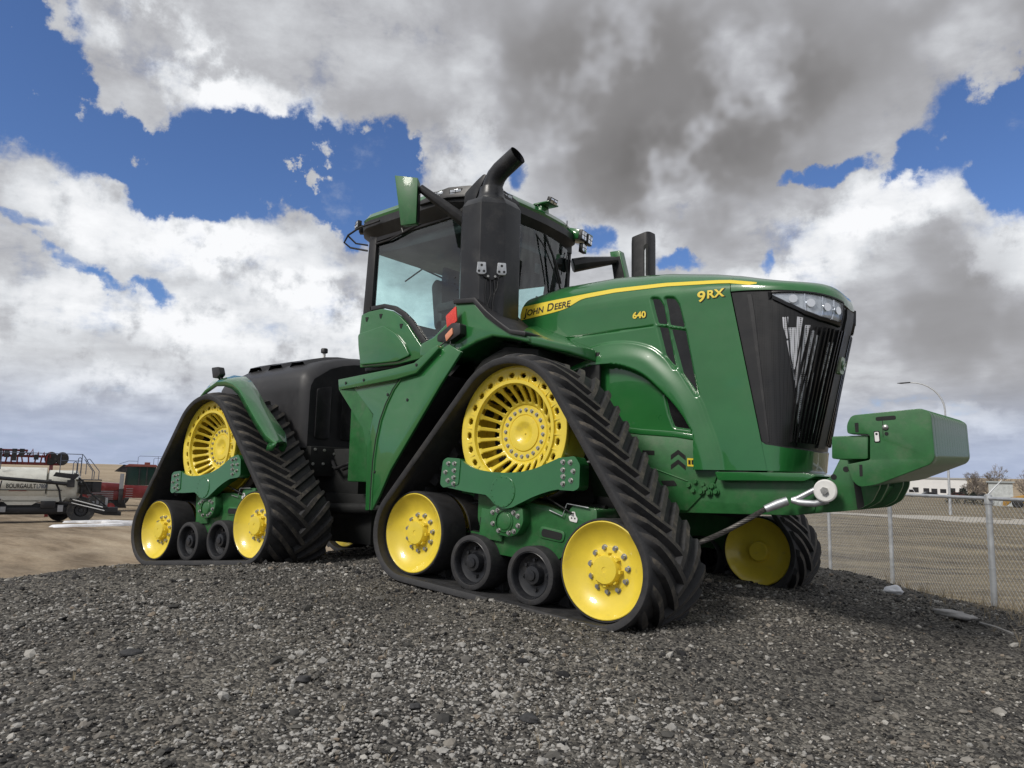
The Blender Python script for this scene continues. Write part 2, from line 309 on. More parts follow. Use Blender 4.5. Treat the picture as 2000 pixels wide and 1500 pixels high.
# ------------------------------------------------------------------ ground
def base_h(x, y):
    s = 1 / (1 + np.exp(-(x + 4.0 - .35 * y) / 3.2)); far = np.hypot(x, y)
    b = -1.9 + s * 1.05
    return b + 1.0 * np.clip((far - 80) / 90, 0, 1) * s
def ground_h(x, y):
    x = np.asarray(x, float); y = np.asarray(y, float)
    p = .25 - .0175 * (x + 1.6) ** 2 + .0012 * np.clip(x + 1.6, 0, 9) ** 3 * (x < 8) - .012 * np.clip(-2.5 - y, 0, 50) ** 2 - .10 * np.clip(y - 2.9 + .25 * np.clip(x, 0, 4), 0, 50) ** 2
    b = base_h(x, y); k = .25; d = p - b
    h_ = b + np.where(d > 8, d, k * np.log1p(np.exp(np.clip(d / k, -40, 40))))
    r = np.hypot(x, y)
    berm = .035 * np.exp(-((y + 2.03) / .07) ** 2) * np.clip(1.45 - np.abs(x), 0, .3) / .3 * (.6 + .4 * np.sin(9 * x)) + .03 * np.exp(-((x - 1.48) / .09) ** 2) * (np.abs(np.abs(y) - 1.5) < .42)
    lumps = (.010 * np.sin(9.7 * x + 2.1 * np.sin(5.3 * y)) * np.sin(8.3 * y + 1.9 * np.sin(6.1 * x)) + .007 * np.sin(17 * x + 3 * np.sin(7 * y)) * np.sin(15 * y + 2 * np.sin(11 * x))) * np.clip(1.6 - r / 10, 0, 1) + berm
    n = lumps + .018 * np.sin(x * 1.7 + 1.3 * np.sin(y * 1.1)) + .014 * np.sin(y * 2.3 + 1.7 * np.sin(x * 1.9)) + .012 * np.sin(4.1 * x + 2.6 * y) + .008 * np.sin(7.3 * y - 3.1 * x)
    n2 = .12 * np.sin(x * .21 + 2) * np.sin(y * .17) * np.clip((r - 14) / 10, 0, 1)
    # the long low rise behind the yard on the left, and the rise on the right beyond the road
    a = np.degrees(np.arctan2(y, x)); hl = np.exp(-((a - 163) / 24) ** 2) * 5.5 * np.clip((r - 380) / 420, 0, 1) ** 1.3
    hr = np.exp(-((a - 95) / 26) ** 2) * 9.5 * np.clip((r - 330) / 300, 0, 1) ** 1.2
    return h_ + n + n2 + hl + hr
def build_ground():
    rr = np.concatenate([np.arange(0.02, 15, .085), np.geomspace(15, 4500, 130)[1:]]); na = 540
    a = np.linspace(0, 2 * PI, na, endpoint=False); R, Aa = np.meshgrid(rr, a, indexing='ij')
    X = R * np.cos(Aa); Y = R * np.sin(Aa); Z = ground_h(X, Y)
    near = R < 15
    Z = Z + np.where(near, rng.normal(0, .004, X.shape), 0)
    v = np.stack([X, Y, Z], -1).reshape(-1, 3); nr = len(rr)
    i, j = np.meshgrid(np.arange(nr - 1), np.arange(na), indexing='ij'); j2 = (j + 1) % na
    f = np.stack([i * na + j, (i + 1) * na + j, (i + 1) * na + j2, i * na + j2], -1).reshape(-1, 4)
    me = bpy.data.meshes.new('ground'); me.vertices.add(len(v)); me.vertices.foreach_set('co', v.ravel()); me.loops.add(f.size); me.loops.foreach_set('vertex_index', f.ravel())
    me.polygons.add(len(f)); me.polygons.foreach_set('loop_start', np.arange(0, f.size, 4)); me.polygons.foreach_set('use_smooth', np.ones(len(f), bool)); me.update(calc_edges=True)
    # what covers the ground: gravel pad / bare yard / dry grass / road, as a vertex attribute
    at = me.attributes.new('pad', 'FLOAT', 'POINT'); x, y = v[:, 0], v[:, 1]
    d1 = x + 7.6 + .5 * np.sin(y * .9) ; d2 = -( (x - 2.9) * .82 + (y - 3.2) * .57) - .1 + 0 * x; d3 = 4.0 - y + .6 * np.sin(x * .8)
    pad = np.clip(np.minimum(np.minimum(d1, d2), d3) / .8 + .5, 0, 1); at.data.foreach_set('value', pad)
    at = me.attributes.new('dirt', 'FLOAT', 'POINT'); at.data.foreach_set('value', np.clip((-x - 3 - .25 * y) / 8, 0, 1))
    o = link(bpy.data.objects.new('ground', me)); tag(o, kind='structure')
    m = bpy.data.materials.new('ground_cover'); m.use_nodes = True; t = m.node_tree; b = t.nodes['Principled BSDF']; b.inputs['Roughness'].default_value = .95; b.inputs['Specular IOR Level'].default_value = .2
    tcn = t.nodes.new('ShaderNodeTexCoord')
    def N(scale, det=8, ro=.6, vec=None, st=None):
        n = t.nodes.new('ShaderNodeTexNoise'); n.inputs['Scale'].default_value = scale; n.inputs['Detail'].default_value = det; n.inputs['Roughness'].default_value = ro
        src = tcn.outputs['Object']
        if st:
            mp = t.nodes.new('ShaderNodeMapping'); mp.inputs['Scale'].default_value = st[:3]; mp.inputs['Rotation'].default_value = (0, 0, st[3]); t.links.new(src, mp.inputs[0]); src = mp.outputs[0]
        t.links.new(src, n.inputs['Vector']); return n.outputs['Fac']
    def ramp(f, stops):
        r = t.nodes.new('ShaderNodeValToRGB'); t.links.new(f, r.inputs[0]); el_ = r.color_ramp.elements
        el_[0].position, el_[0].color = stops[0][0], (*stops[0][1], 1); el_[1].position, el_[1].color = stops[-1][0], (*stops[-1][1], 1)
        for p_, c_ in stops[1:-1]: q = el_.new(p_); q.color = (*c_, 1)
        return r.outputs[0]
    def mix(f, a_, b_):
        q = t.nodes.new('ShaderNodeMix'); q.data_type = 'RGBA'; t.links.new(f, q.inputs[0]); t.links.new(a_, q.inputs[6]); t.links.new(b_, q.inputs[7]); return q.outputs[2]
    def MA(op, a_, b_):
        q = t.nodes.new('ShaderNodeMath'); q.operation = op
        for i_, w_ in enumerate((a_, b_)):
            if isinstance(w_, (int, float)): q.inputs[i_].default_value = w_
            else: t.links.new(w_, q.inputs[i_])
        return q.outputs[0]
    def sm(f, a_, b_):
        q = t.nodes.new('ShaderNodeMapRange'); q.interpolation_type = 'SMOOTHSTEP'; q.inputs[1].default_value = a_; q.inputs[2].default_value = b_; t.links.new(f, q.inputs[0]); return q.outputs[0]
    vor = t.nodes.new('ShaderNodeTexVoronoi'); vor.inputs['Scale'].default_value = 62; t.links.new(tcn.outputs['Object'], vor.inputs['Vector'])
    hsv = t.nodes.new('ShaderNodeSeparateColor'); t.links.new(vor.outputs['Color'], hsv.inputs[0])
    grav = ramp(hsv.outputs[0], [(0, (.032, .032, .033)), (.45, (.115, .109, .10)), (.8, (.21, .197, .175)), (1, (.27, .26, .235))])
    patch = ramp(N(.9, 6, .6), [(.35, (.42, .42, .44)), (.65, (1.0, .98, .94))])
    mu = t.nodes.new('ShaderNodeMix'); mu.data_type = 'RGBA'; mu.blend_type = 'MULTIPLY'; mu.inputs[0].default_value = .8; t.links.new(grav, mu.inputs[6]); t.links.new(patch, mu.inputs[7]); grav = mu.outputs[2]
    dirt = ramp(N(.25, 9, .65, st=(1, 3.5, 1, .6)), [(.3, (.20, .155, .11)), (.5, (.36, .295, .22)), (.7, (.47, .40, .31))])
    grass = ramp(N(.33, 10, .68, st=(1, 3.2, 1, -.5)), [(.30, (.085, .078, .070)), (.44, (.19, .165, .125)), (.56, (.28, .245, .175)), (.75, (.35, .31, .23))])
    gf = N(9, 4, .6); mu2 = t.nodes.new('ShaderNodeMix'); mu2.data_type = 'RGBA'; mu2.blend_type = 'MULTIPLY'; mu2.inputs[0].default_value = .5; t.links.new(mix(sm(N(.05, 3, .5), .4, .6), dirt, dirt), mu2.inputs[6]); t.links.new(ramp(gf, [(.3, (.6, .6, .6)), (.7, (1.15, 1.12, 1.1))]), mu2.inputs[7])
    mu3 = t.nodes.new('ShaderNodeMix'); mu3.data_type = 'RGBA'; mu3.blend_type = 'MULTIPLY'; mu3.inputs[0].default_value = .7; t.links.new(grass, mu3.inputs[6]); t.links.new(ramp(N(6, 8, .75), [(.3, (.5, .5, .5)), (.7, (1.25, 1.2, 1.15))]), mu3.inputs[7])
    # far away the land turns to pale stubble
    ln = t.nodes.new('ShaderNodeVectorMath'); ln.operation = 'LENGTH'; t.links.new(tcn.outputs['Object'], ln.inputs[0])
    stub = ramp(N(.012, 6, .6, st=(1, 3, 1, .3)), [(.3, (.30, .235, .16)), (.7, (.42, .34, .24))])
    ad = t.nodes.new('ShaderNodeAttribute'); ad.attribute_name = 'dirt'; ap = t.nodes.new('ShaderNodeAttribute'); ap.attribute_name = 'pad'
    c = mix(sm(MA('ADD', ad.outputs['Fac'], MA('MULTIPLY', MA('SUBTRACT', N(.6), .5), .6)), .35, .65), mu3.outputs[2], mu2.outputs[2])
    mp_ = t.nodes.new('ShaderNodeMix'); mp_.data_type = 'RGBA'; mp_.blend_type = 'MULTIPLY'; mp_.inputs[0].default_value = .85; t.links.new(c, mp_.inputs[6]); t.links.new(ramp(N(.11, 7, .65, st=(1, 3.4, 1, -.35)), [(.36, (.55, .53, .50)), (.5, (.95, .93, .88)), (.7, (1.1, 1.06, .98))]), mp_.inputs[7]); c = mp_.outputs[2]
    c = mix(sm(ln.outputs['Value'], 140, 330), c, stub)
    c = mix(sm(MA('ADD', ap.outputs['Fac'], MA('MULTIPLY', MA('SUBTRACT', N(2.5), .5), 1.2)), .35, .65), c, grav)
    t.links.new(c, b.inputs['Base Color'])
    bp = t.nodes.new('ShaderNodeBump'); bp.inputs['Strength'].default_value = .9; bp.inputs['Distance'].default_value = .012
    t.links.new(MA('ADD', MA('MULTIPLY', vor.outputs['Distance'], -1.0), MA('MULTIPLY', N(25, 8, .7), 1.2)), bp.inputs['Height']); t.links.new(bp.outputs[0], b.inputs['Normal'])
    me.materials.append(m)
build_ground()

# loose stones over the pad: too many to count
def build_gravel():
    ico_v = []; ph = (1 + 5 ** .5) / 2
    for a in (-1, 1):
        for b_ in (-ph, ph): ico_v += [(0, a, b_), (a, b_, 0), (b_, 0, a)]
    V = np.array(ico_v) / np.linalg.norm(ico_v[0])
    from mathutils import kdtree
    bm = bmesh.new(); [bm.verts.new(p) for p in V]; r_ = bmesh.ops.convex_hull(bm, input=bm.verts); bm.verts.index_update()
    F = np.array([[vv.index for vv in f.verts] for f in bm.faces]); bm.free()
    n = 190000; u = rng.random(n)
    r = 2.1 * (12.5 / 2.1) ** (u ** .85); head = math.atan2(FWD.y, FWD.x); a = head + np.radians(rng.uniform(-46, 48, n))
    x = CAMPOS.x + r * np.cos(a); y = CAMPOS.y + r * np.sin(a)
    ok = (x > -8.0) & (-((x - 2.9) * .82 + (y - 3.2) * .57) > -.3 + rng.normal(0, .3, n)) & (y < 4.2)
    # patchy cover
    pt = np.sin(x * 1.3 + 2 * np.sin(y * .9)) * np.sin(y * 1.7 + 1.5 * np.sin(x * .7)); ok &= rng.random(n) < .62 + .4 * pt
    x, y, r = x[ok], y[ok], r[ok]; n = len(x)
    s = np.exp(rng.normal(-5.22, .48, n) + (rng.random(n) < .02) * .6) * (1 + .05 * np.clip(r - 3, 0, 8)); s = np.clip(s, .0026, .038)
    z = ground_h(x, y) + s * .25
    sc = s[:, None] * np.stack([rng.uniform(.8, 1.5, n), rng.uniform(.7, 1.2, n), rng.uniform(.45, .85, n)], -1)
    P = V[None] * (1 + rng.normal(0, .13, (n, 12, 1))) * sc[:, None, :]
    q = rng.uniform(0, 2 * PI, n); tl = rng.normal(0, .45, n); cq, sq, ct, st = np.cos(q), np.sin(q), np.cos(tl), np.sin(tl)
    X, Y, Z = P[..., 0], P[..., 1], P[..., 2]
    Y, Z = Y * ct[:, None] - Z * st[:, None], Y * st[:, None] + Z * ct[:, None]
    X, Y = X * cq[:, None] - Y * sq[:, None], X * sq[:, None] + Y * cq[:, None]
    P = np.stack([X + x[:, None], Y + y[:, None], Z + z[:, None]], -1).reshape(-1, 3)
    # paler, rounder stones lie bare in the near left of the pad
    pale = (rng.random(n) < np.clip(.46 * np.exp(-(((x - .9) / 2.6) ** 2 + ((y + 4.2) / 1.4) ** 2)) + .10 * (pt[ok] > .35), 0, 1)).astype(np.int32)
    FF = (F[None] + 12 * np.arange(n)[:, None, None]).reshape(-1, 3)
    me = bpy.data.meshes.new('gravel'); me.vertices.add(len(P)); me.vertices.foreach_set('co', P.ravel()); me.loops.add(FF.size); me.loops.foreach_set('vertex_index', FF.ravel())
    me.polygons.add(len(FF)); me.polygons.foreach_set('loop_start', np.arange(0, FF.size, 3)); me.polygons.foreach_set('use_smooth', np.zeros(len(FF), bool)); me.update(calc_edges=True)
    m = bpy.data.materials.new('loose_stone'); m.use_nodes = True; t = m.node_tree; b = t.nodes['Principled BSDF']; b.inputs['Roughness'].default_value = .85; b.inputs['Specular IOR Level'].default_value = .3
    g = t.nodes.new('ShaderNodeNewGeometry'); rp = t.nodes.new('ShaderNodeValToRGB'); t.links.new(g.outputs['Random Per Island'], rp.inputs[0]); rp.color_ramp.interpolation = 'LINEAR'
    el_ = rp.color_ramp.elements; el_[0].position = 0; el_[0].color = (.018, .018, .02, 1); el_[1].position = 1; el_[1].color = (.50, .48, .44, 1)
    for p_, c_ in ((.40, (.088, .085, .078)), (.66, (.165, .155, .14)), (.84, (.25, .23, .20)), (.86, (.23, .185, .14)), (.93, (.29, .28, .26))): q_ = el_.new(p_); q_.color = (*c_, 1)
    t.links.new(rp.outputs[0], b.inputs['Base Color']); me.materials.append(m); me.materials.append(mat('pale_stone', (.33, .32, .30), .8, noise=(40, .35))); me.polygons.foreach_set('material_index', np.repeat(pale, len(F)))
    o = link(bpy.data.objects.new('gravel', me)); tag(o, 'dark grey gravel of mixed small stones under the tractor', 'gravel', kind='stuff')
build_gravel()

# ================================================================== THE TRACTOR
tractor = empty('articulated_tractor', (0, 0, 0))
tag(tractor, 'huge green articulated farm tractor on four black rubber tracks with yellow wheels', 'tractor')

# ---------------------------------------------------------- track units (local axes: u forward, v up, w outward)
IR, DR, DC, LI = .372, .548, (.009, .961), .99
def belt_path(extra):
    C3 = [(-LI, 0, IR + extra), (LI, 0, IR + extra), (DC[0], DC[1], DR + extra)]
    segs = []; n = 3; ang = []
    for i in range(3):
        a, b = C3[i], C3[(i + 1) % 3]; dx, dy = b[0] - a[0], b[1] - a[1]; L = math.hypot(dx, dy); th = math.atan2(dy, dx)
        nrm = th - PI / 2 + math.asin((a[2] - b[2]) / L)       # outer normal for an anticlockwise loop
        ang.append(nrm)
    pts = []
    for i in range(3):
        c = C3[i]; a0, a1 = ang[i - 1], ang[i]
        while a1 < a0: a1 += 2 * PI
        k = max(6, int((a1 - a0) * c[2] / .02))
        pts += [(c[0] + c[2] * math.cos(a0 + (a1 - a0) * j / k), c[1] + c[2] * math.sin(a0 + (a1 - a0) * j / k), a0 + (a1 - a0) * j / k) for j in range(k + 1)]
    return pts
BASE = belt_path(0)
def resample():
    P = BASE + [BASE[0]]; d = [0]
    for a, b in zip(P, P[1:]): d.append(d[-1] + math.hypot(b[0] - a[0], b[1] - a[1]))
    return P, d, d[-1]
BP, BD, BL = resample()
BDa = np.array(BD); BPx = np.array([p[0] for p in BP]); BPy = np.array([p[1] for p in BP])
BPn = np.unwrap(np.array([p[2] for p in BP]))
def bp(s, n):
    """point on the belt at path length s, n metres outside its inner face"""
    s = s % BL; a = float(np.interp(s, BDa, BPn)); return (float(np.interp(s, BDa, BPx)) + n * math.cos(a), float(np.interp(s, BDa, BPy)) + n * math.sin(a))
WO, WI = .10, -.74; WC = (WO + WI) / 2
def make_belt(parent, flip):
    m = M(); K = 420
    sec = [(WO - .01, 0), (WO, .012), (WO, .048), (WO - .012, .058), (WO - .05, .058), (WI + .05, .058), (WI + .012, .058), (WI, .048), (WI, .012), (WI + .01, 0)]
    rows = []
    for k in range(K + 1):
        s = BL * k / K; rows.append([(*bp(s, n), w) for w, n in sec])
    m.grid(rows, 0, closed=True)
    NL_ = 46; pitch = BL / NL_
    for k in range(NL_):
        for side in (0, 1):
            s0 = k * pitch + (pitch * .5 if side else 0); vs = []; J = 9
            for j in range(J):
                t = j / (J - 1)
                wE, wC_ = (WO - .022, WC - .045) if side == 0 else (WI + .012, WC + .045)
                w = wE + (wC_ - wE) * t; ds = (t ** 1.0) * .31 * (-1 if flip else 1) * -1
                bb = .041; tt = .024 if j else .016; hh = (.010 + .040 * smst(t, 0, .22)) if side == 0 else (.036 + .014 * smst(t, 0, .15))
                s = s0 + ds
                for off, n in ((-bb, .05), (-tt, .058 + hh), (tt, .058 + hh), (bb, .05)): vs.append((*bp(s + off, n), w + (.02 if (n > .06 and j == 0 and side == 0) else 0) * -1))
            fs = []; mi = []
            o = len(m.v); m.v += vs
            for j in range(J - 1):
                for q in range(3): m.f.append((o + j * 4 + q, o + j * 4 + q + 1, o + j * 4 + q + 5, o + j * 4 + q + 4)); m.m.append(1 if q == 1 else 0)
            m.f.append((o, o + 3, o + 2, o + 1)); m.m.append(0); b_ = o + (J - 1) * 4; m.f.append((b_, b_ + 1, b_ + 2, b_ + 3)); m.m.append(0)
    # guide lugs along the inside
    NG = 44
    for k in range(NG):
        s = BL * k / NG; vs = []
        for w in (WC - .07, WC + .07):
            for off, n in ((-.055, .002), (-.03, -.085), (.03, -.085), (.055, .002)): vs.append((*bp(s + off, n), w))
        m.add(vs, [(0, 1, 2, 3), (7, 6, 5, 4), (0, 4, 5, 1), (1, 5, 6, 2), (2, 6, 7, 3)])
    return mk('rubber_track', m, [RUBBER, RUBTOP], parent, ang=42, recalc=True)
def make_drive(parent, w0):
    m = M(); NS = 24; PER = 12; A = NS * PER
    # radial stations (r, w, slot kind); the wheel is a dished casting with two rings of openings
    st = [(.548, -.02, 0), (.540, .006, 0), (.525, .008, 0), (.500, -.002, 0), (.492, -.003, 1), (.480, -.004, 2), (.462, -.006, 2), (.450, -.008, 1), (.440, -.010, 0), (.425, -.010, 0), (.421, .012, 0), (.411, .012, 0), (.407, -.015, 0),
          (.398, -.02, 3), (.385, -.035, 4), (.365, -.06, 4), (.340, -.09, 4), (.310, -.122, 4), (.285, -.145, 4), (.270, -.158, 3), (.258, -.166, 0), (.243, -.172, 0)]
    vs = []; n = len(st)
    for a in range(A):
        th = 2 * PI * a / A
        for r, w, k in st: vs.append((r * math.cos(th), r * math.sin(th), w))
    fs = []
    for a in range(A):
        ph = a % PER
        for i in range(n - 1):
            k = min(st[i][2], st[i + 1][2]) if st[i][2] and st[i + 1][2] else 0
            k = max(st[i][2], st[i + 1][2]) if k else 0
            full = st[i][2] in (2, 4) and st[i + 1][2] in (2, 4)
            hole = k and ((3 <= ph <= 8) if full and k == 2 else (4 <= ph <= 7) if k == 2 else (1 <= ph <= 8) if full else (2 <= ph <= 7))
            if not hole: fs.append((a * n + i, a * n + i + 1, ((a + 1) % A) * n + i + 1, ((a + 1) % A) * n + i))
    m.add(vs, fs)
    o = mk('drive_wheel', m, YELLOW, parent, recalc=True)
    sm_ = o.modifiers.new('thick', 'SOLIDIFY'); sm_.thickness = .028; sm_.offset = 0
    o.location = (DC[0], DC[1], w0)
    d = M()   # hub, rim drum and ribs
    d.lathe([(.243, -.19), (.243, -.165), (.232, -.155), (.160, -.155), (.155, -.162), (.150, -.150), (.105, -.146), (.085, -.150), (.06, -.168), (.02, -.174), (.001, -.174)], 56)
    d.lathe([(.243, -.19), (.20, -.30), (.18, -.62)], 40)
    d.lathe([(.546, -.015), (.546, -.26), (.532, -.26), (.532, -.02)], 72)
    for k in range(24):
        a = 2 * PI * (k + .98) / 24; c, s_ = math.cos(a), math.sin(a)
        mt = Matrix(((c, -s_, 0, 0), (s_, c, 0, 0), (0, 0, 1, 0), (0, 0, 0, 1)))
        d.box((.428, -.006, -.005), (.535, .006, .012), mtx=mt)
    d.tube([(0, 0, -.174), (0, 0, -.166)], .008)
    mk('hub', d, YELLOW, o, ang=35)
    b = M()
    for k in range(20):
        a = 2 * PI * k / 20; b.bolt((.198 * math.cos(a), .198 * math.sin(a), -.157), (0, 0, 1), .0125, .016)
    mks('hub_bolt', b, BOLT, o)
    return o
def make_idler(parent, u):
    m = M(); m.lathe([(.352, -.26), (.352, -.004), (.349, .004), (.343, .006), (.335, .0), (.322, -.018), (.285, -.050), (.245, -.074), (.205, -.088), (.175, -.094), (.165, -.090), (.155, -.086), (.115, -.086), (.108, -.080), (.104, -.03), (.098, -.020), (.060, -.018), (.02, -.018), (.018, -.022), (.001, -.022)], 64)
    for k in range(8):
        a = 2 * PI * k / 8; c, s_ = math.cos(a), math.sin(a); mt = Matrix(((c, -s_, 0, 0), (s_, c, 0, 0), (0, 0, 1, 0), (0, 0, 0, 1)))
        m.box((.09, -.012, -.085), (.122, .012, -.04), mtx=mt)
    m.lathe([(.352, -.36), (.352, -.636), (.343, -.646), (.335, -.64), (.322, -.622), (.285, -.590), (.245, -.566), (.205, -.552), (.165, -.550), (.115, -.554), (.108, -.56), (.10, -.61), (.09, -.62), (.001, -.62)], 48)
    o = mk('idler_wheel', m, YELLOW, parent, ang=35); o.location = (u, 0, 0)
    t = M(); t.lathe([(.353, -.30), (.368, -.30), (.370, -.02), (.368, -.004), (.362, .004), (.353, .004)], 64)
    t.lathe([(.353, -.64), (.370, -.63), (.370, -.36), (.353, -.36)], 48)
    mk('rubber_tyre', t, RUBBER, o)
    b = M()
    for k in range(11):
        a = 2 * PI * (k + .3) / 11; b.bolt((.158 * math.cos(a), .158 * math.sin(a), -.090), (0, 0, 1), .017, .022)
    mks('wheel_bolt', b, BOLT, o)
    return o
def make_roller(parent, u, v):
    m = M(); m.lathe([(.222, -.30), (.226, -.28), (.226, -.02), (.222, -.004), (.212, .002), (.185, .002), (.180, -.004)], 48, mi=0)
    m.lathe([(.180, -.004), (.176, -.002), (.170, -.01), (.162, -.07), (.12, -.085), (.085, -.085), (.08, -.06), (.07, -.03), (.04, -.026), (.038, -.012), (.022, -.010), (.001, -.010)], 40, mi=1)
    m.lathe([(.226, -.64), (.226, -.36), (.12, -.37)], 40, mi=0)
    for k in range(8):
        a = 2 * PI * (k + .2) / 8
        if k % 2 == 0 or k == 3: m.bolt((.115 * math.cos(a), .115 * math.sin(a), -.084), (0, 0, 1), .014, .02, mi=1)
    o = mk('roller_wheel', m, [RUBBER, BLACKM], parent, ang=35); o.location = (u, v, 0)
    return o
def make_unit(flip):
    """undercarriage casting with its wheels, belt and yoke as children"""
    f = M()
    body = rpoly([(-.545, .42), (-.38, .42), (-.36, .20), (-.30, .10), (-.20, -.02), (-.10, -.06), (.30, -.06), (.50, -.02), (.62, .09), (.83, .30), (.82, .42), (.60, .425), (.545, .345), (.39, .39), (.12, .40), (-.25, .42)], .03, 3)
    f.prism(body, -.50, -.13, 'z')
    f.box((-.30, .05, -.52), (-.05, .30, -.10)); f.box((-.80, -.05, -.50), (.80, .06, -.36))
    f.prism(rpoly([(.30, .135), (.55, .125), (.56, .215), (.31, .230)], .04, 4), -.14, -.118, 'z')
    f.prism(rpoly([(-.33, .14), (-.235, .14), (-.225, .23), (-.33, .24)], .03, 4), -.14, -.120, 'z')
    o = mk('undercarriage_frame', f, GREENC, None, bev=.012)
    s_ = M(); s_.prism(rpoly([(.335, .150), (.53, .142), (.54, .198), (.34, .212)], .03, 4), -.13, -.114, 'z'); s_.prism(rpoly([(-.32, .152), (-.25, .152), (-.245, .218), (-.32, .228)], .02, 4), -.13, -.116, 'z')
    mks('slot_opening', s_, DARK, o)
    # inner workings seen through the gap
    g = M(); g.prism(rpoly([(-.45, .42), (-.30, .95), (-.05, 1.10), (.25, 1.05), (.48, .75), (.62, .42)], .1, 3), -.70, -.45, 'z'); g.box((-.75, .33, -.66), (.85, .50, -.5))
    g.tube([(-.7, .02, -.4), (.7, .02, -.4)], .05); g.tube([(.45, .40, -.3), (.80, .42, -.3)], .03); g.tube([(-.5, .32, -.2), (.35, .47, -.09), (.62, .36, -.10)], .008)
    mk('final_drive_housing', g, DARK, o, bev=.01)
    h_ = M(); h_.tube([(.42, .72, -.32), (.70, .78, -.22), (.83, .74, -.2)], .011); h_.tube([(.40, .36, -.11), (.53, .33, -.105), (.56, .43, -.11), (.76, .42, -.11)], .005)
    mks('hydraulic_line', h_, STEEL, o)
    y = M()
    top = [(-.652, .682), (-.48, .688), (-.44, .663), (-.36, .635), (-.27, .618), (-.12, .612), (.016, .618), (.16, .636), (.293, .670), (.40, .715), (.513, .768), (.676, .792)]
    bot = [(.70, .545), (.556, .538), (.47, .515), (.392, .487), (.30, .448), (.225, .408), (.16, .375), (.121, .352), (.07, .336), (.01, .330), (-.045, .342), (-.085, .362), (-.113, .387), (-.172, .420), (-.395, .424), (-.645, .440)]
    out_ = rpoly([(-.690, .66)] + top + [(.722, .74), (.732, .575)] + bot + [(-.69, .462)], .012, 2)
    y.prism(out_, -.09, .012, 'z')
    y.prism(rpoly([(-.695, .665), (-.65, .695), (-.49, .697), (-.485, .475), (-.66, .432), (-.70, .46)], .02, 3), -.11, .020, 'z')
    y.prism(rpoly([(.515, .772), (.68, .800), (.732, .74), (.742, .565), (.70, .538), (.55, .532)], .02, 3), -.11, .020, 'z')
    y.lathe([(.128, .008), (.128, .016), (.124, .019), (.001, .019)], 40, o=(.005, .465, 0))
    for k in range(14):
        a = 2 * PI * k / 14; y.bolt((.005 + .115 * math.cos(a), .465 + .115 * math.sin(a), .018), (0, 0, 1), .004, .005)
    yo = mk('yoke_beam', y, GREEN, tractor, bev=0, ang=30)
    b = M()
    for p in [(-.624, .644), (-.553, .649), (-.549, .590), (-.648, .568), (-.545, .530), (-.610, .500), (-.540, .478), (.577, .747), (.644, .749), (.583, .687), (.678, .685), (.589, .637), (.664, .614), (.594, .582)]: b.bolt((*p, .019), (0, 0, 1), .0145, .02)
    mks('yoke_bolt', b, BOLT, yo)
    p_ = M(); ring = rpoly([(-.165, .30), (-.10, .345), (.19, .355), (.212, .24), (.160, .142), (.08, .108), (-.04, .112), (-.12, .165)], .03, 4)
    p_.prism(ring, -.14, -.03, 'z'); p_.lathe([(.085, -.02), (.09, -.022), (.09, -.04)], 32, o=(.02, .225, 0)); p_.lathe([(.07, -.04), (.07, -.026), (.06, -.022), (.001, -.022)], 32, o=(.02, .225, 0))
    pv = mk('pivot_plate', p_, GREENC, None, bev=.005)
    b = M()
    for q in [(-.114, .285), (-.064, .305), (.105, .305), (.150, .285), (.164, .210), (.125, .160), (.075, .142), (-.032, .146), (-.100, .195)]: b.bolt((*q, -.03), (0, 0, 1), .0145, .018)
    mks('pivot_bolt', b, BOLT, pv)
    d = M(); dd_ = d; d.prism(rpoly([(.575, .335), (.59, .30), (.655, .295), (.66, .325), (.64, .345), (.63, .375), (.60, .375), (.595, .345)], .008, 2), -.128, -.122, 'z'); 
    for q_ in ((.605, .325, 0), (.635, .325, 0), (.617, .36, 0)): d.lathe([(.007, -.1205), (.001, -.1205)], 10, o=q_, mi=1)
    mk('warning_sticker', d, [WHITEP, LETTERK], o)
    L_ = [o, yo, pv, make_belt(None, flip), make_drive(None, -.036)]
    dd = M(); dd.lathe([(.545, -.30), (.545, -.34), (.44, -.34), (.44, -.33)], 60, o=(DC[0], DC[1], 0)); dd.lathe([(.545, -.60), (.545, -.66), (.25, -.66)], 60, o=(DC[0], DC[1], 0)); L_.append(mk('inner_drive_ring', dd, YELLOW, None))
    L_ += [make_idler(None, -LI), make_idler(None, LI), make_roller(None, -.281, -.150), make_roller(None, .341, -.150)]
    for q_ in L_: q_.parent = tractor
    return L_
def unit_matrix(yaw, pitch, roll, loc, mirror=False):
    Mx = Matrix.Rotation(yaw, 4, 'Z') @ Matrix.Rotation(roll, 4, 'X') @ Matrix.Rotation(-pitch, 4, 'Y')
    B = Matrix(((1, 0, 0, 0), (0, 0, -1, 0), (0, 1, 0, 0), (0, 0, 0, 1)))
    if mirror: B = B @ Matrix.Scale(-1, 4, (0, 0, 1))
    return Matrix.Translation(loc) @ Mx @ B
unit_parts = make_unit(False)
base_l = [(o, Matrix.Translation(o.location)) for o in unit_parts]
U0 = unit_matrix(.003, -.068, -.031, (-.004, -1.86, .62))
for pose in ((.049, .086, -.040, (-4.384, -2.015, .527), False), (.003, -.060, -.031, (-.004, 1.86, .52), True), (.049, .086, -.040, (-4.56, 1.68, .45), True)):
    for o, ml in base_l: c = copy_tree(o, tractor); c.matrix_local = unit_matrix(*pose) @ ml
for o, ml in base_l: o.matrix_local = U0 @ ml

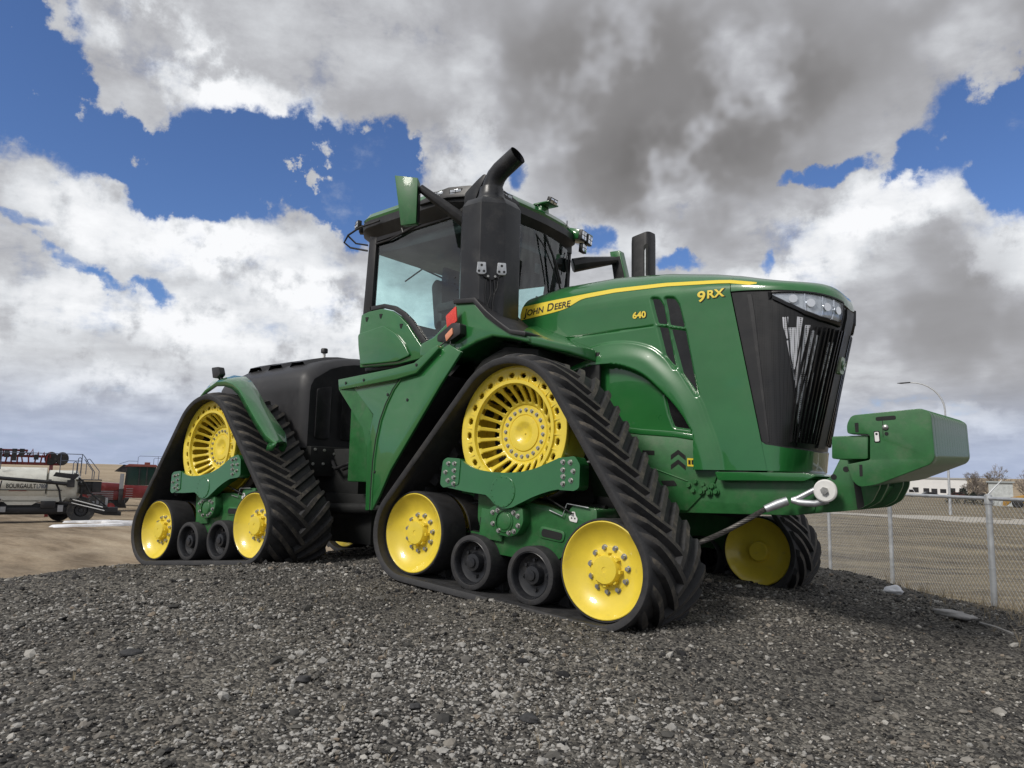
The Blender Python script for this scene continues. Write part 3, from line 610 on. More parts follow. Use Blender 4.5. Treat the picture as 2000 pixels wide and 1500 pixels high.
# ---------------------------------------------------------- hood
HW = .62
def zt(x): return itp(x, [(-.8, 3.17), (-.4, 3.235), (.2, 3.235), (.76, 3.185), (1.26, 3.09), (1.47, 3.035), (1.63, 2.985), (1.9, 2.90), (2.2, 2.80)])
ZS = 2.80; KS = 2 / 2.6
ARO = [(-.85, 2.22), (-.45, 2.32), (-.20, 2.38), (.15, 2.475), (.45, 2.48), (.71, 2.41), (.87, 2.29), (1.04, 2.12), (1.19, 1.91), (1.27, 1.71), (1.33, 1.55), (1.37, 1.40), (1.42, 1.0), (-.85, 1.0)]
ARI = [(-.85, 2.05), (-.3, 2.16), (.0, 2.25), (.20, 2.27), (.36, 2.26), (.50, 2.22), (.66, 2.14), (.82, 2.0), (.98, 1.83), (1.07, 1.70), (1.12, 1.62), (1.13, 1.58), (1.13, 1.0), (-.85, 1.0)]
def spline(P, a, b, n=6):
    """smooth the run of points a..b of an outline (Catmull-Rom)"""
    o = list(P[:a])
    for i in range(a, b):
        p0, p1, p2, p3 = P[max(i - 1, a)], P[i], P[i + 1], P[min(i + 2, b)]
        for j in range(n):
            t = j / n; o.append(tuple(.5 * (2 * p1[k] + (p2[k] - p0[k]) * t + (2 * p0[k] - 5 * p1[k] + 4 * p2[k] - p3[k]) * t * t + (3 * p1[k] - p0[k] - 3 * p2[k] + p3[k]) * t ** 3) for k in (0, 1)))
    return o + list(P[b:])
ARO = spline(ARO, 0, 11); ARI = spline(ARI, 0, 10)
V1 = rpoly([(.725, 2.86), (.80, 2.845), (.845, 2.77), (.878, 2.60), (.79, 2.615), (.755, 2.74)], .02, 3)
V2 = rpoly([(.86, 2.845), (.95, 2.83), (.995, 2.76), (1.045, 2.555), (.905, 2.590), (.885, 2.73)], .02, 3)
V3 = rpoly([(.795, 2.590), (.885, 2.570), (.962, 2.185), (.865, 2.32)], .012, 3)
V4 = rpoly([(.915, 2.560), (1.053, 2.525), (1.165, 1.93), (1.03, 2.14)], .012, 3)
VW = rpoly([(.83, 1.985), (.93, 1.885), (1.05, 1.735), (1.085, 1.65), (.92, 1.675), (.87, 1.80)], .02, 3)
def sdf(P, poly):
    x, y = P; inside = False; d = 1e9; n = len(poly); j = n - 1
    for i in range(n):
        ax, ay = poly[j]; bx, by = poly[i]
        if (ay > y) != (by > y) and x < (bx - ax) * (y - ay) / (by - ay) + ax: inside = not inside
        ex, ey = bx - ax, by - ay; t = max(0, min(1, ((x - ax) * ex + (y - ay) * ey) / (ex * ex + ey * ey + 1e-12)))
        d = min(d, math.hypot(x - ax - ex * t, y - ay - ey * t)); j = i
    return d if inside else -d
def relief(x, z):
    do = sdf((x, z), ARO); di = sdf((x, z), ARI)
    r = .014 * smst(do, -.008, .012) + .034 * smst(do, .0, .17)
    r -= .105 * smst(di, -.014, .018)
    r += .018 * smst(z, 2.60, 2.608) * smst(x, -1, -.9) * (1 - smst(x, .70, .76)) * 0
    r -= .010 * (1 - smst(abs(z - (2.585 + .02 * x)), .004, .010)) * (1 - smst(x, .74, .76))       # the seam of the side panel
    r += .012 * smst(2.86 - z, 0, .02) * (1 - smst(x, .55, .72)) * smst(z, 2.60, 2.62) * 0
    for V in (V1, V2, V3, V4): r -= .028 * smst(sdf((x, z), V), -.020, .006)
    r -= .02 * smst(sdf((x, z), VW), -.018, .006)
    # the hood sides flare a little towards the bottom at the back
    r -= .10 * (1 - smst(z, 1.28, 1.50)) * 0
    return r
def hood_y(x, z):
    if z <= ZS: return HW + relief(x, z)
    s_ = min(1, (z - ZS) / (zt(x) - ZS)); t = math.asin(min(1, s_ ** (1 / KS))); return HW * math.cos(t) ** KS + (relief(x, z) if z < 2.9 else 0)
def xe(z): return 1.47 + (2.82 - z) * .186
hood_m = M(); NC = 250
zs_ = list(np.linspace(1.30, 2.895, 178))
for sgn in (-1, 1):
    nc = NC if sgn < 0 else 60; zl = zs_ if sgn < 0 else zs_[::6] + [zs_[-1]]
    rows = [[(-.80 + (xe(min(z, 2.82)) + .80) * i / nc, sgn * hood_y(-.80 + (xe(min(z, 2.82)) + .80) * i / nc, z), z) for i in range(nc + 1)] for z in zl]
    hood_m.grid(rows)
# crown
rows = []
for i in range(61):
    t = i / 60; x = -.80 + 2.27 * t; r_ = []
    t0 = math.asin(((2.895 - ZS) / (zt(x) - ZS)) ** (1 / KS))
    for j in range(33):
        a = t0 + (PI - 2 * t0) * j / 32; c = math.cos(a); r_.append((x, -HW * math.copysign(abs(c) ** KS, c), ZS + (zt(x) - ZS) * abs(math.sin(a)) ** KS))
    rows.append(r_)
hood_m.grid(rows)
# nose (green parts): below the grille, and the cap above it
def xn(z): return itp(z, [(1.28, 1.96), (1.5, 2.0), (2.24, 2.18), (2.6, 2.27), (2.8, 2.28)])
def nose(th, z, off=0):
    def q(t):
        c, s_ = math.cos(t), math.sin(t); return xe(z) + (xn(z) - xe(z)) * abs(s_) ** KS, -HW * math.copysign(abs(c) ** KS, c)
    x, y = q(th)
    if off:
        x1, y1 = q(min(th + .02, PI - .001)); x0, y0 = q(max(th - .02, .001)); tx, ty = x1 - x0, y1 - y0; L = math.hypot(tx, ty) + 1e-9
        x += ty / L * off; y -= tx / L * off
    return (x, y, z)
def gtop(th): t = min(th, PI - th); return itp(t, [(0, 2.815), (.28, 2.79), (.68, 2.76), (1.35, 2.69), (1.6, 2.665)])
def gbot(th): t = min(th, PI - th); return itp(t, [(0, 1.535), (.05, 1.51), (.53, 1.485), (1.57, 1.465)])
THS = [PI * (i / 96) for i in range(97)]
THS = [.0015 if t == 0 else (PI - .0015 if t > 3.141 else t) for t in THS]
hood_m.grid([[nose(t, 1.30 + (gbot(t) - 1.30) * k / 8) for t in THS] for k in range(9)])
cap = []
for k in range(17):
    f = k / 16; a = f * PI / 2; r_ = []
    for t in THS:
        E_ = nose(t, gtop(t)); tt = min(t, PI - t); back = .0 + .40 * smst(tt, .1, 1.5)
        Sx = max(1.47, E_[0] - back) if tt > .02 else E_[0]; Sz = zt(Sx)
        h_ = 1 - abs(math.cos(a)) ** KS if f < 1 else 1; vv = abs(math.sin(a)) ** KS
        r_.append((E_[0] + (Sx - E_[0]) * h_, E_[1] * (1 - h_), E_[2] + (Sz - E_[2]) * vv))
    cap.append(r_)
hood_m.grid(cap)
hood_m.grid([[(x, y * .985, 1.30) for x, y, _ in [nose(t, 1.30) for t in THS]], [(x - .05, y * .9, 1.22) for x, y, _ in [nose(t, 1.30) for t in THS]]])
# rear bulkhead of the hood
hood_m.add([(-.80, -HW, 1.3), (-.80, HW, 1.3), (-.80, HW, 2.9), (-.80, .4, 3.12), (-.80, -.4, 3.12), (-.80, -HW, 2.9)], [(0, 1, 2, 3, 4, 5)])
hood = mk('hood', hood_m, GREEN, tractor, ang=50)
def side_strip(top, bot, n=90, off=.004):
    x0, x1 = top[0][0], top[-1][0]; rows = []
    for i in range(n + 1):
        x = x0 + (x1 - x0) * i / n; a, b_ = itp(x, top), itp(x, bot)
        rows.append([(x, -(hood_y(x, b_ + (a - b_) * j / 5) + off), b_ + (a - b_) * j / 5) for j in range(6)])
    return rows
m = M(); m.grid(side_strip([(-.80, 2.985), (-.27, 3.005), (.04, 3.015), (.32, 3.02), (.86, 2.995), (1.35, 2.945), (1.45, 2.93)], [(-.80, 2.83), (-.39, 2.862), (-.26, 2.878), (-.20, 2.893), (-.06, 2.955), (.0, 2.965), (.33, 2.975), (.87, 2.955), (1.35, 2.908), (1.45, 2.895)]))
# the stripe runs on over the nose
rows = []
for i in range(9):
    x = 1.45 + .24 * i / 8; rr_ = []
    for j in range(4):
        z = 2.895 - .04 * i / 8 + (.035 if i < 8 else .035) * j / 3 - (.02 * (i / 8) ** 1); t = .02
        E_ = nose(.12 * i / 8 + .02, gtop(.1)); zz_ = (z - E_[2]) / (zt(max(x, 1.47)) - E_[2]); a = math.asin(max(0, min(1, zz_)) ** (1 / KS)); rr_.append((x, -HW * math.cos(a) ** KS * (1 - .028 * (i / 8) ** 2) - .006, z))
    rows.append(rr_)
stripe = mk('yellow_stripe', m, YSTRIPE, hood, ang=60)
m2 = M(); m2.grid(rows); mk('yellow_stripe_tip', m2, YSTRIPE, hood, ang=60)
def flatmesh(txt, size, font=None, offset=0.0, shear=0.0, space=1.0):
    cu = bpy.data.curves.new('lettering', 'FONT'); cu.body = txt; cu.size = size; cu.offset = offset; cu.shear = shear; cu.space_character = space; cu.resolution_u = 6; cu.fill_mode = 'FRONT'
    o = bpy.data.objects.new('lettering', cu); COL.objects.link(o); dg = bpy.context.evaluated_depsgraph_get(); dg.update(); me = bpy.data.meshes.new_from_object(o.evaluated_get(dg))
    v = [tuple(p.co) for p in me.vertices]; f = [tuple(p.vertices) for p in me.polygons]; bpy.data.objects.remove(o); bpy.data.meshes.remove(me); return v, f
def side_text(name, txt, size, x0, z0, slope, material, parent, off, sx=1.0, offset=0.0, space=1.0, yfn=None, dx=0, dz=0):
    v, f = flatmesh(txt, size, offset=offset, space=space); m = M(); pts = []
    for a, b_, _ in v:
        x = x0 + dx + a * sx; z = z0 + dz + b_ + a * sx * slope; y = -(hood_y(x, z) if yfn is None else yfn(x, z)) - off; pts.append((x, y, z))
    m.add(pts, f); return mk(name, m, material, parent, smooth=False, recalc=False), max(p[0] for p in pts)
X = -.745
for part_, sz in (('J', .118), ('OHN', .092), (' ', 0), ('D', .118), ('EERE', .092)):
    if part_ == ' ': X += .035; continue
    o, X = side_text('maker_lettering', part_, sz, X, 2.868 + (X + .745) * .062, .062, LETTERK, hood, .0065, sx=1.0, offset=.0022); X += .008
for nm, txt, sz, x0, z0, sl_, sx in (('number_badge', '640', .082, .535, 2.69, -.02, 1.12), ('series_badge', '9', .130, 1.175, 2.762, .0, 1.2), ('series_badge', 'RX', .098, 1.262, 2.782, .0, 1.2)):
    side_text(nm + '_outline', txt, sz, x0, z0, sl_, LETTERK, hood, .004, sx=sx, offset=.0055, dx=.004, dz=-.003); side_text(nm, txt, sz, x0, z0, sl_, LETTERY, hood, .007, sx=sx, offset=.003)  # black outline print behind the yellow figures
for V in (V1, V2, V3, V4, VW):
    m = M(); pc = [(x, -(hood_y(x, z)), z) for x, z in V]; cx = sum(p[0] for p in V) / len(V); cz = sum(p[1] for p in V) / len(V)
    q = [(cx + (x - cx) * .97, -(HW + (relief(cx, cz))) - .0035 - (.0 if V is VW else 0), cz + (z - cz) * .98) for x, z in V]
    m.add(q, [tuple(range(len(q)))]); mk('side_vent' if V is not VW else 'side_window', m, GLOSSB, hood, smooth=False)

m = M(); sl_ = [(-.85, 1.835), (.0, 1.745), (.60, 1.665), (.95, 1.635), (1.125, 1.605)]
m.prism(sl_ + [(x, z - .055) for x, z in reversed(sl_)], -.600, -.55, 'y'); mk('sill_moulding', m, GREEN, hood, bev=.010, seg=3)
# lower flank under the arch: frame side with chevron decal and bolts
m = M(); pq = [(-1.2, .96), (1.05, .95), (1.30, 1.20), (1.34, 1.30), (1.12, 1.60), (-.80, 1.76), (-1.2, 1.76)]; m.prism(pq, -.592, -.565, 'y'); m.prism(pq, .565, .592, 'y')
m.box((-1.2, -.56, 1.1), (1.28, .56, 1.6)); m.box((1.12, -.612, 1.40), (1.18, -.585, 1.56)); m.tube([(.3, -.592, 1.40), (.75, -.592, 1.30), (1.06, -.592, 1.20)], .008, 8)
mk('engine_side_plate', m, GREENC, tractor, bev=.006)
m = M()
for dz in (0, -.085): m.add([(.90 + a, -.595, 1.425 + dz + b_) for a, b_ in ((0, 0), (.07, .048), (.14, -.005), (.14, -.045), (.07, .008), (0, -.040))], [(0, 1, 4, 5), (1, 2, 3, 4)])
m.add([(.62, -.595, 1.43), (.74, -.595, 1.425), (.74, -.595, 1.465), (.62, -.595, 1.47)], [(0, 1, 2, 3)])
mks('chevron_decal', m, LETTERK, tractor, smooth=False)
m = M(); m.add([(1.055, -.595, 1.33), (1.155, -.595, 1.325), (1.155, -.595, 1.395), (1.055, -.595, 1.40)], [(0, 1, 2, 3)]); o = mk('yellow_data_sticker', m, YSTRIPE, tractor, smooth=False)
m = M()
for k in range(3): m.add([(1.065 + k * .03, -.5965, 1.345), (1.087 + k * .03, -.5965, 1.343), (1.087 + k * .03, -.5965, 1.382), (1.065 + k * .03, -.5965, 1.384)], [(0, 1, 2, 3)])
mk('sticker_print', m, LETTERK, o, smooth=False)

# ---------------------------------------------------------- grille
m = M(); NG = 96; NZ = 40
m.grid([[nose(t, gbot(t) + .012 + (gtop(t) - gbot(t) - .024) * k / NZ, -.012) for t in THS] for k in range(NZ + 1)])
for zf, edge in ((0, gbot), (1, gtop)):      # thin returns so the grille sits in the sheet metal
    m.grid([[nose(t, edge(t)) for t in THS], [nose(t, edge(t) + (.012 if zf == 0 else -.012), -.012) for t in THS]])
grille = mk('grille', m, GRILLM, tractor, ang=50)
def ribbon(pl, pr, off, thick=0, n=14, mi=0, mm=None):
    """strip on the nose between two (theta, z) lines, optionally raised"""
    mm = mm or M(); R_ = []
    for k in range(n + 1):
        t = k / n; f = lambda a: (np.interp(t, np.linspace(0, 1, len(a)), [p[0] for p in a]), np.interp(t, np.linspace(0, 1, len(a)), [p[1] for p in a]))
        (t0, z0), (t1, z1) = f(pl), f(pr)
        if thick: R_.append([nose(t0, z0, off), nose(t0, z0, off + thick), nose(t1, z1, off + thick), nose(t1, z1, off)])
        else: R_.append([nose(t0 + (t1 - t0) * j / 3, z0 + (z1 - z0) * j / 3, off) for j in range(4)])
    mm.grid(R_, mi); return mm
PER_ = [([(.42, 2.55), (.43, 2.47), (.48, 2.37)], [(.49, 2.55), (.49, 2.47), (.50, 2.37)]), ([(.49, 2.46), (.52, 2.30), (.60, 2.12)], [(.60, 2.46), (.60, 2.3), (.625, 2.12)]), ([(.60, 2.55), (.60, 2.4), (.60, 2.13)], [(.68, 2.54), (.66, 2.35), (.63, 2.14)]),
        ([(.48, 2.35), (.55, 2.17), (.61, 2.03)], [(.50, 2.36), (.57, 2.17), (.64, 2.03)]),
        ([(.72, 2.48), (.68, 2.29), (.64, 2.08), (.66, 1.97)], [(.80, 2.48), (.75, 2.29), (.70, 2.12), (.665, 1.965)]),
        ([(.82, 2.44), (.76, 2.15), (.67, 1.90), (.70, 1.83)], [(.885, 2.44), (.83, 2.15), (.76, 1.93), (.71, 1.81)]),
        ([(.90, 2.41), (.85, 2.10), (.75, 1.80), (.78, 1.68)], [(.955, 2.40), (.915, 2.10), (.83, 1.82), (.80, 1.66)]),
        ([(.97, 2.1), (.94, 1.85), (.86, 1.58), (.88, 1.56)], [(.985, 2.1), (.96, 1.85), (.91, 1.6), (.89, 1.55)]),
        ([(1.18, 2.36), (1.17, 2.2), (1.15, 2.04)], [(1.215, 2.36), (1.20, 2.2), (1.165, 2.04)]), ([(1.24, 2.36), (1.23, 2.0), (1.25, 1.62)], [(1.29, 2.36), (1.27, 2.0), (1.26, 1.62)])]
mirror_ = lambda l: [(PI - a, z) for a, z in l]
for a, b_ in PER_:  # bright strips drawn where the perforated metal reflects the sky
    mk('perforated_reflection_strip', ribbon(a, b_, -.006), PERF_SKY, grille, ang=60, recalc=False)
    mk('perforated_reflection_strip', ribbon(mirror_(a), mirror_(b_), -.006), PERF_SKY, grille, ang=60, recalc=False)
for a0, a1 in ((.69, .655), (.80, .70), (.89, .78), (.97, .87), (1.06, .97), (1.13, 1.07), (1.21, 1.17), (1.33, 1.29), (1.40, 1.37), (1.47, 1.455)):
    for f in (lambda l: l, mirror_):
        l = f([(a0, 2.47), ((a0 + a1) / 2, 2.0), (a1, 1.53)]); r_ = f([(a0 + .018, 2.47), ((a0 + a1) / 2 + .018, 2.0), (a1 + .018, 1.53)])
        mk('grille_slat', ribbon(l, r_, -.012, .022), GLOSSB, grille, ang=30)
mk('grille_reflection_cover', ribbon([(1.475, 2.66), (1.475, 2.1), (1.475, 1.50)], [(PI - 1.475, 2.66), (PI - 1.475, 2.1), (PI - 1.475, 1.50)], -.012, .016), BLACK, grille)  # matte bar added to hide the ground's reflection on the nose front
# ridge that runs down the near corner of the side panel
mk('grille_ridge', ribbon([(.46, 2.56), (.52, 2.25), (.66, 1.9), (.84, 1.5)], [(.475, 2.55), (.535, 2.25), (.675, 1.9), (.86, 1.5)], -.012, .014), GLOSSB, grille)
mk('grille_ridge', ribbon([(.10, 2.77), (.10, 2.4), (.10, 2.0), (.10, 1.53)], [(.135, 2.77), (.135, 2.4), (.135, 2.0), (.135, 1.53)], -.012, .006), BLACK, grille)
def head(f):
    top = f([(.33, 2.752), (.48, 2.748), (.70, 2.738), (.92, 2.722), (1.12, 2.705), (1.34, 2.685)]); bot = f([(.355, 2.742), (.47, 2.675), (.68, 2.60), (.93, 2.56), (1.12, 2.545), (1.33, 2.535)])
    g = lambda l, d: [(a, z + d) for a, z in l]
    fr_ = M(); rim = [(.27, 2.775)] + [(a, z + .03) for a, z in f(f(top))] if False else None
    R_ = []; n = 30
    for k in range(n + 1):
        t = k / n; I = lambda a, c: np.interp(t, np.linspace(0, 1, len(a)), [p[c] for p in a])
        tt = I(top, 0); zt_, zb_ = I(top, 1), I(bot, 1)
        R_.append((tt, zt_, zb_))
    # surround: raised border above, below and at the ends
    for up in (0, 1):
        rows_ = [[nose(tt, (zt_ if up else zb_), -.002), nose(tt, (zt_ + .008 if up else zb_ - .010), .012), nose(tt, (zt_ + .020 if up else zb_ - .036), .010), nose(tt, (zt_ + .026 if up else zb_ - .046), -.012)] for tt, zt_, zb_ in R_]
        fr_.grid(rows_)
    for e_ in (0, -1):
        tt, zt_, zb_ = R_[e_]; d = (-.03 if e_ == 0 else .03) * (1 if tt < PI / 2 else -1)
        fr_.grid([[nose(tt, zb_ - .01 + (zt_ - zb_ + .02) * j / 4, -.002) for j in range(5)], [nose(tt + d * .4, zb_ - .02 + (zt_ - zb_ + .03) * j / 4, .012) for j in range(5)], [nose(tt + d * 1.5, zb_ - .04 + (zt_ - zb_ + .06) * j / 4, -.012) for j in range(5)]])
    hl = mk('headlight', fr_, GLOSSB, tractor, ang=50)
    back = M(); back.grid([[nose(tt, zb_ + (zt_ - zb_) * j / 4, -.010) for j in range(5)] for tt, zt_, zb_ in R_], 0)
    for k0 in (12, 19, 25):
        tt, zt_, zb_ = R_[k0]
        back.grid([[nose(tt + s_, zb_ + (zt_ - zb_) * j / 4, o_) for j in range(5)] for s_, o_ in ((-.012, -.009), (-.006, .000), (.006, .000), (.012, -.009))], 1)
    for k0 in (3, 8, 14, 21, 27):
        tt, zt_, zb_ = R_[k0]; c = nose(tt, (zt_ + zb_) / 2, -.004); n1 = nose(tt, (zt_ + zb_) / 2, .01)
        if k0 > 5: back.tube([c, n1], [.028, .034], 16, 1)
    mk('reflector', back, [LENS, LED], hl, ang=40)
    gl = M(); gl.grid([[nose(tt, zb_ + (zt_ - zb_) * j / 4, .006) for j in range(5)] for tt, zt_, zb_ in R_]); mk('lens', gl, CLEAR, hl, ang=60, recalc=False)
head(lambda l: l); head(mirror_)
m = M(); c = nose(1.555, 2.20, .012)
pr = rpoly([(-.058, -.07), (.058, -.07), (.058, .07), (-.058, .07)], .03, 5); m.add([(c[0] + .012 + z * .13, y, 2.20 + z) for y, z in pr] + [(c[0] - .02 + z * .13, y, 2.20 + z) for y, z in pr], [tuple(range(len(pr)))] + [(i, (i + 1) % len(pr), (i + 1) % len(pr) + len(pr), i + len(pr)) for i in range(len(pr))])
emb = mk('maker_emblem', m, BADGE, tractor, bev=0)
m = M(); m.lathe([(.001, .028), (.04, .026), (.046, .018)], 20, o=(c[0], 0, 2.20), ax='x'); mk('emblem_relief', m, GREEN, emb)
# leaping outline on the badge, simplified to body, legs and antlers
m = M(); bx_ = c[0] + .031
for pts in ([(-.028, .0), (.0, .008), (.02, .012)], [(-.028, .0), (-.036, -.018)], [(.02, .012), (.032, -.004)], [(.02, .012), (.028, .026)], [(.028, .026), (.016, .038)]): m.tube([(bx_ + z * .13, y, 2.20 + z) for y, z in pts], .0035, 6)
mk('emblem_figure', m, BADGE, emb)

# ---------------------------------------------------------- front frame, weight bracket, weights
m = M(); m.prism(rpoly([(-1.6, .95), (1.0, .93), (1.95, .955), (2.10, .99), (2.10, 1.24), (1.25, 1.26), (.9, 1.30), (.55, 1.10), (-1.6, 1.15)], .03, 3), -.575, .575, 'y')
fr_o = mk('front_frame', m, GREENC, tractor, bev=.015)
m = M(); m.prism(rpoly([(1.33, 1.285), (2.05, 1.285), (2.14, 1.265), (2.05, 1.225), (1.36, 1.215)], .015, 3), -.66, .66, 'y'); mk('bumper_lip', m, GREEN, tractor, bev=.008)
m = M()
for p in [(1.09, 1.17), (1.15, 1.20), (1.22, 1.18), (1.30, 1.165), (1.13, 1.125), (1.20, 1.115), (1.27, 1.11), (1.33, 1.12), (1.24, 1.145)]: m.bolt((p[0] - .02, -.592, p[1]), (0, -1, 0), .020, .024)
mks('frame_bolt', m, GREENC, fr_o)
m = M(); m.prism(rpoly([(.80, 1.20), (.93, 1.205), (.96, 1.16), (.84, 1.15)], .01, 2), -.5955, -.590, 'y'); mk('frame_cutout', m, DARK, fr_o)
def brk_poly(): return rpoly([(1.96, .965), (2.20, .99), (2.40, 1.02), (2.50, 1.08), (2.56, 1.20), (2.58, 1.40), (2.36, 1.42), (2.31, 1.44), (2.22, 1.26), (2.10, 1.20), (1.98, 1.22)], .03, 4)
bk = M()
for y0 in (-.56, -.30, .26, .52): bk.prism(brk_poly(), y0, y0 + .04, 'y')
bk.prism(rpoly([(1.96, 1.0), (2.4, 1.06), (2.5, 1.2), (2.3, 1.3), (2.0, 1.1)], .02, 3), -.50, .50, 'y')
bk.prism(rpoly([(2.34, 1.385), (2.575, 1.385), (2.585, 1.55), (2.345, 1.545)], .015, 3), -.975, .775, 'y')
brk = mk('weight_bracket', bk, GREENC, tractor, bev=.006)
m = M()
for p in ((2.24, 1.26), (2.33, 1.32), (2.20, 1.16)): m.lathe([(.022, 0), (.001, 0)], 16, o=(p[0], -.562, p[1]), ax='y')
m.prism(rpoly([(2.37, 1.33), (2.41, 1.33), (2.45, 1.05), (2.40, 1.02)], .015, 3), -.5625, -.5605, 'y')
for k in range(2): m.prism([(2.28 + k * .03, 1.02), (2.293 + k * .03, 1.02), (2.297 + k * .03, 1.06), (2.284 + k * .03, 1.06)], -.303, -.301, 'y')
mks('bracket_opening', m, DARK, brk)
# one suitcase weight, then its neighbours
NWT = 15; WTH = 1.80 / NWT; WZ = .033
def weight_poly():
    p = rpoly([(2.452, 1.625), (2.485, 1.690), (2.925, 1.722), (2.975, 1.690), (2.985, 1.395), (2.96, 1.352), (2.62, 1.205), (2.52, 1.190), (2.475, 1.235), (2.445, 1.345), (2.595, 1.378), (2.60, 1.555), (2.50, 1.560), (2.455, 1.560)], [.03, .03, .03, .03, .04, .03, .05, .03, .05, .01, .015, .02, .01, .03], 4); return p
def mw(end):
    m = M(); m.prism(weight_poly(), -WTH / 2 + .0005, WTH / 2 - .0005, 'y'); return mk('front_weight', m, GREENC, None, bev=.014 if end else 0, seg=3)
w0 = mw(True); w0.parent = tractor; w0.location = (0, -1.0 + WTH / 2, 0); wmid = mw(False)
wmid.parent = tractor; wmid.location = (0, -1.0 + 1.5 * WTH, WTH * WZ)
for k in range(2, NWT - 1): c_ = wmid.copy(); COL.objects.link(c_); c_.parent = tractor; c_.location = (0, -1.0 + (k + .5) * WTH, k * WTH * WZ)
c_ = w0.copy(); COL.objects.link(c_); c_.parent = tractor; c_.location = (0, .80 - WTH / 2, (NWT - 1) * WTH * WZ)
ys = -WTH / 2 + .0005
def onw(nm, poly, d, mt, r=0): m = M(); m.prism(rpoly(poly, r, 4) if r else poly, ys - d, ys + .02, 'y'); return mk(nm, m, mt, w0)
onw('handle_slot', [(2.640, 1.672), (2.765, 1.680), (2.768, 1.652), (2.642, 1.645)], .0015, DARK, .014)
onw('lock_recess', [(2.625, 1.575), (2.662, 1.577), (2.665, 1.497), (2.628, 1.495)], .0015, DARK, .006); onw('lock_plate', [(2.630, 1.568), (2.657, 1.570), (2.66, 1.505), (2.633, 1.503)], .008, WHITEP, .008)
m = M(); m.lathe([(.008, ys - .0095), (.001, ys - .0095)], 12, o=(2.644, 0, 1.555), ax='y'); m.lathe([(.013, ys - .002), (.001, ys - .002)], 14, o=(2.705, 0, 1.556), ax='y'); m.tube([(2.683, ys, 1.655), (2.683, ys, 1.535)], .002, 6)
m.prism(rpoly([(2.505, 1.635), (2.53, 1.637), (2.53, 1.57), (2.508, 1.57)], .004, 2), ys - .0015, ys + .01, 'y'); m.prism(rpoly([(2.525, 1.345), (2.545, 1.345), (2.545, 1.265), (2.525, 1.263)], .004, 2), ys - .0015, ys + .01, 'y'); mks('casting_hole', m, DARK, w0)
m = M(); m.lathe([(.019, ys + .004), (.019, ys - .008), (.012, ys - .014), (.001, ys - .015)], 20, o=(2.700, 0, 1.600), ax='y'); mk('pin_head', m, BOLT, w0)

# ---------------------------------------------------------- fender beside the hood, exhaust
fl = M()
sec = [(-1.62, 2.42), (-1.36, 2.36), (-1.19, 2.38), (-1.08, 2.39), (-1.02, 2.43), (-.82, 2.50), (-.63, 2.535), (-.40, 2.49), (-.19, 2.43)]
topl = [(-1.62, 2.56), (-1.42, 2.62), (-1.22, 2.76), (-1.13, 2.935), (-.88, 2.915), (-.72, 2.76), (-.44, 2.575), (-.20, 2.50)]
fl.prism(sec + topl[::-1], -1.27, -.66, 'y')
fend = mk('front_fender', fl, GREEN, tractor, bev=.025, seg=3)
m = M()
m.add([(-.22, -1.25, 2.50), (-.22, -1.25, 2.43), (-.36, -.62, 2.66), (-.36, -.62, 2.42), (.05, -.95, 2.43), (.05, -.95, 2.36), (.17, -.66, 2.42), (.17, -.66, 2.30), (-.60, -1.20, 2.60), (-.60, -.62, 2.75), (.12, -.82, 2.44), (.12, -.82, 2.33)],
      [(0, 1, 5, 4), (4, 5, 11, 10), (0, 4, 10, 6, 2), (10, 11, 7, 6), (1, 3, 7, 11, 5), (2, 6, 7, 3), (8, 0, 2, 9)])
mk('fender_nose', m, GREEN, tractor, bev=.02, seg=3)
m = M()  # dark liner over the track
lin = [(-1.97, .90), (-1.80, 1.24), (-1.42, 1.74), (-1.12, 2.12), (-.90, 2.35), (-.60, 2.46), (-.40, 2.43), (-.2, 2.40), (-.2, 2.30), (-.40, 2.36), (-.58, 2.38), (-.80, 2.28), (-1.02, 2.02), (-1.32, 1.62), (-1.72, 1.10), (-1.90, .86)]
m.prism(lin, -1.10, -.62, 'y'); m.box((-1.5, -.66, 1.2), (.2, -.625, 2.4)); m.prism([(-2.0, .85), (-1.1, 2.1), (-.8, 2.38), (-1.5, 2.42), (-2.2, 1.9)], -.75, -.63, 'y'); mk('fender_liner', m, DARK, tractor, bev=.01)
# exhaust stack: six-sided black shield, base flare, elbow pipe
ex = empty('tmp'); bpy.data.objects.remove(ex)
EC = (-.965, -.95)
def hexring(r, z, rot=-22, sx=1.0): return [(EC[0] + r * sx * math.cos(math.radians(rot + 45 * k)), EC[1] + r * math.sin(math.radians(rot + 45 * k)), z) for k in range(8)]
def zcut(p): return p
m = M(); rings = [hexring(.325, 2.52), hexring(.325, 2.9), hexring(.325, 3.94), hexring(.312, 3.965), hexring(.27, 4.02), hexring(.23, 4.03)]
m.grid(rings, closed=True); m.add(rings[-1], [tuple(range(8))])
exo = mk('exhaust_stack', m, BLACKM, tractor, bev=.008, seg=2, ang=25)
m = M()  # black rubber-edged base collar following the fender
cl = [(-1.14, 2.92), (-.99, 2.905), (-.87, 2.895), (-.72, 2.745), (-.58, 2.645), (-.40, 2.535), (-.21, 2.49), (-.205, 2.535), (-.39, 2.575), (-.56, 2.69), (-.70, 2.80), (-.85, 2.945), (-1.14, 2.965)]
m.prism(rpoly(cl, .01, 2), -1.295, -.72, 'y'); mk('stack_base', m, BLACK, exo, bev=.012)
m = M(); m.prism([(-1.2, 2.6), (-.62, 2.6), (-.55, 2.72), (-.72, 3.2), (-1.2, 3.2)], -1.20, -.8, 'y') if False else None
m.lathe([(.165, 4.00), (.170, 4.04), (.165, 4.07), (.150, 4.09), (.135, 4.13), (.125, 4.20)], 32, o=(EC[0], EC[1], 0)); mk('pipe_collar', m, BLACKM, exo)
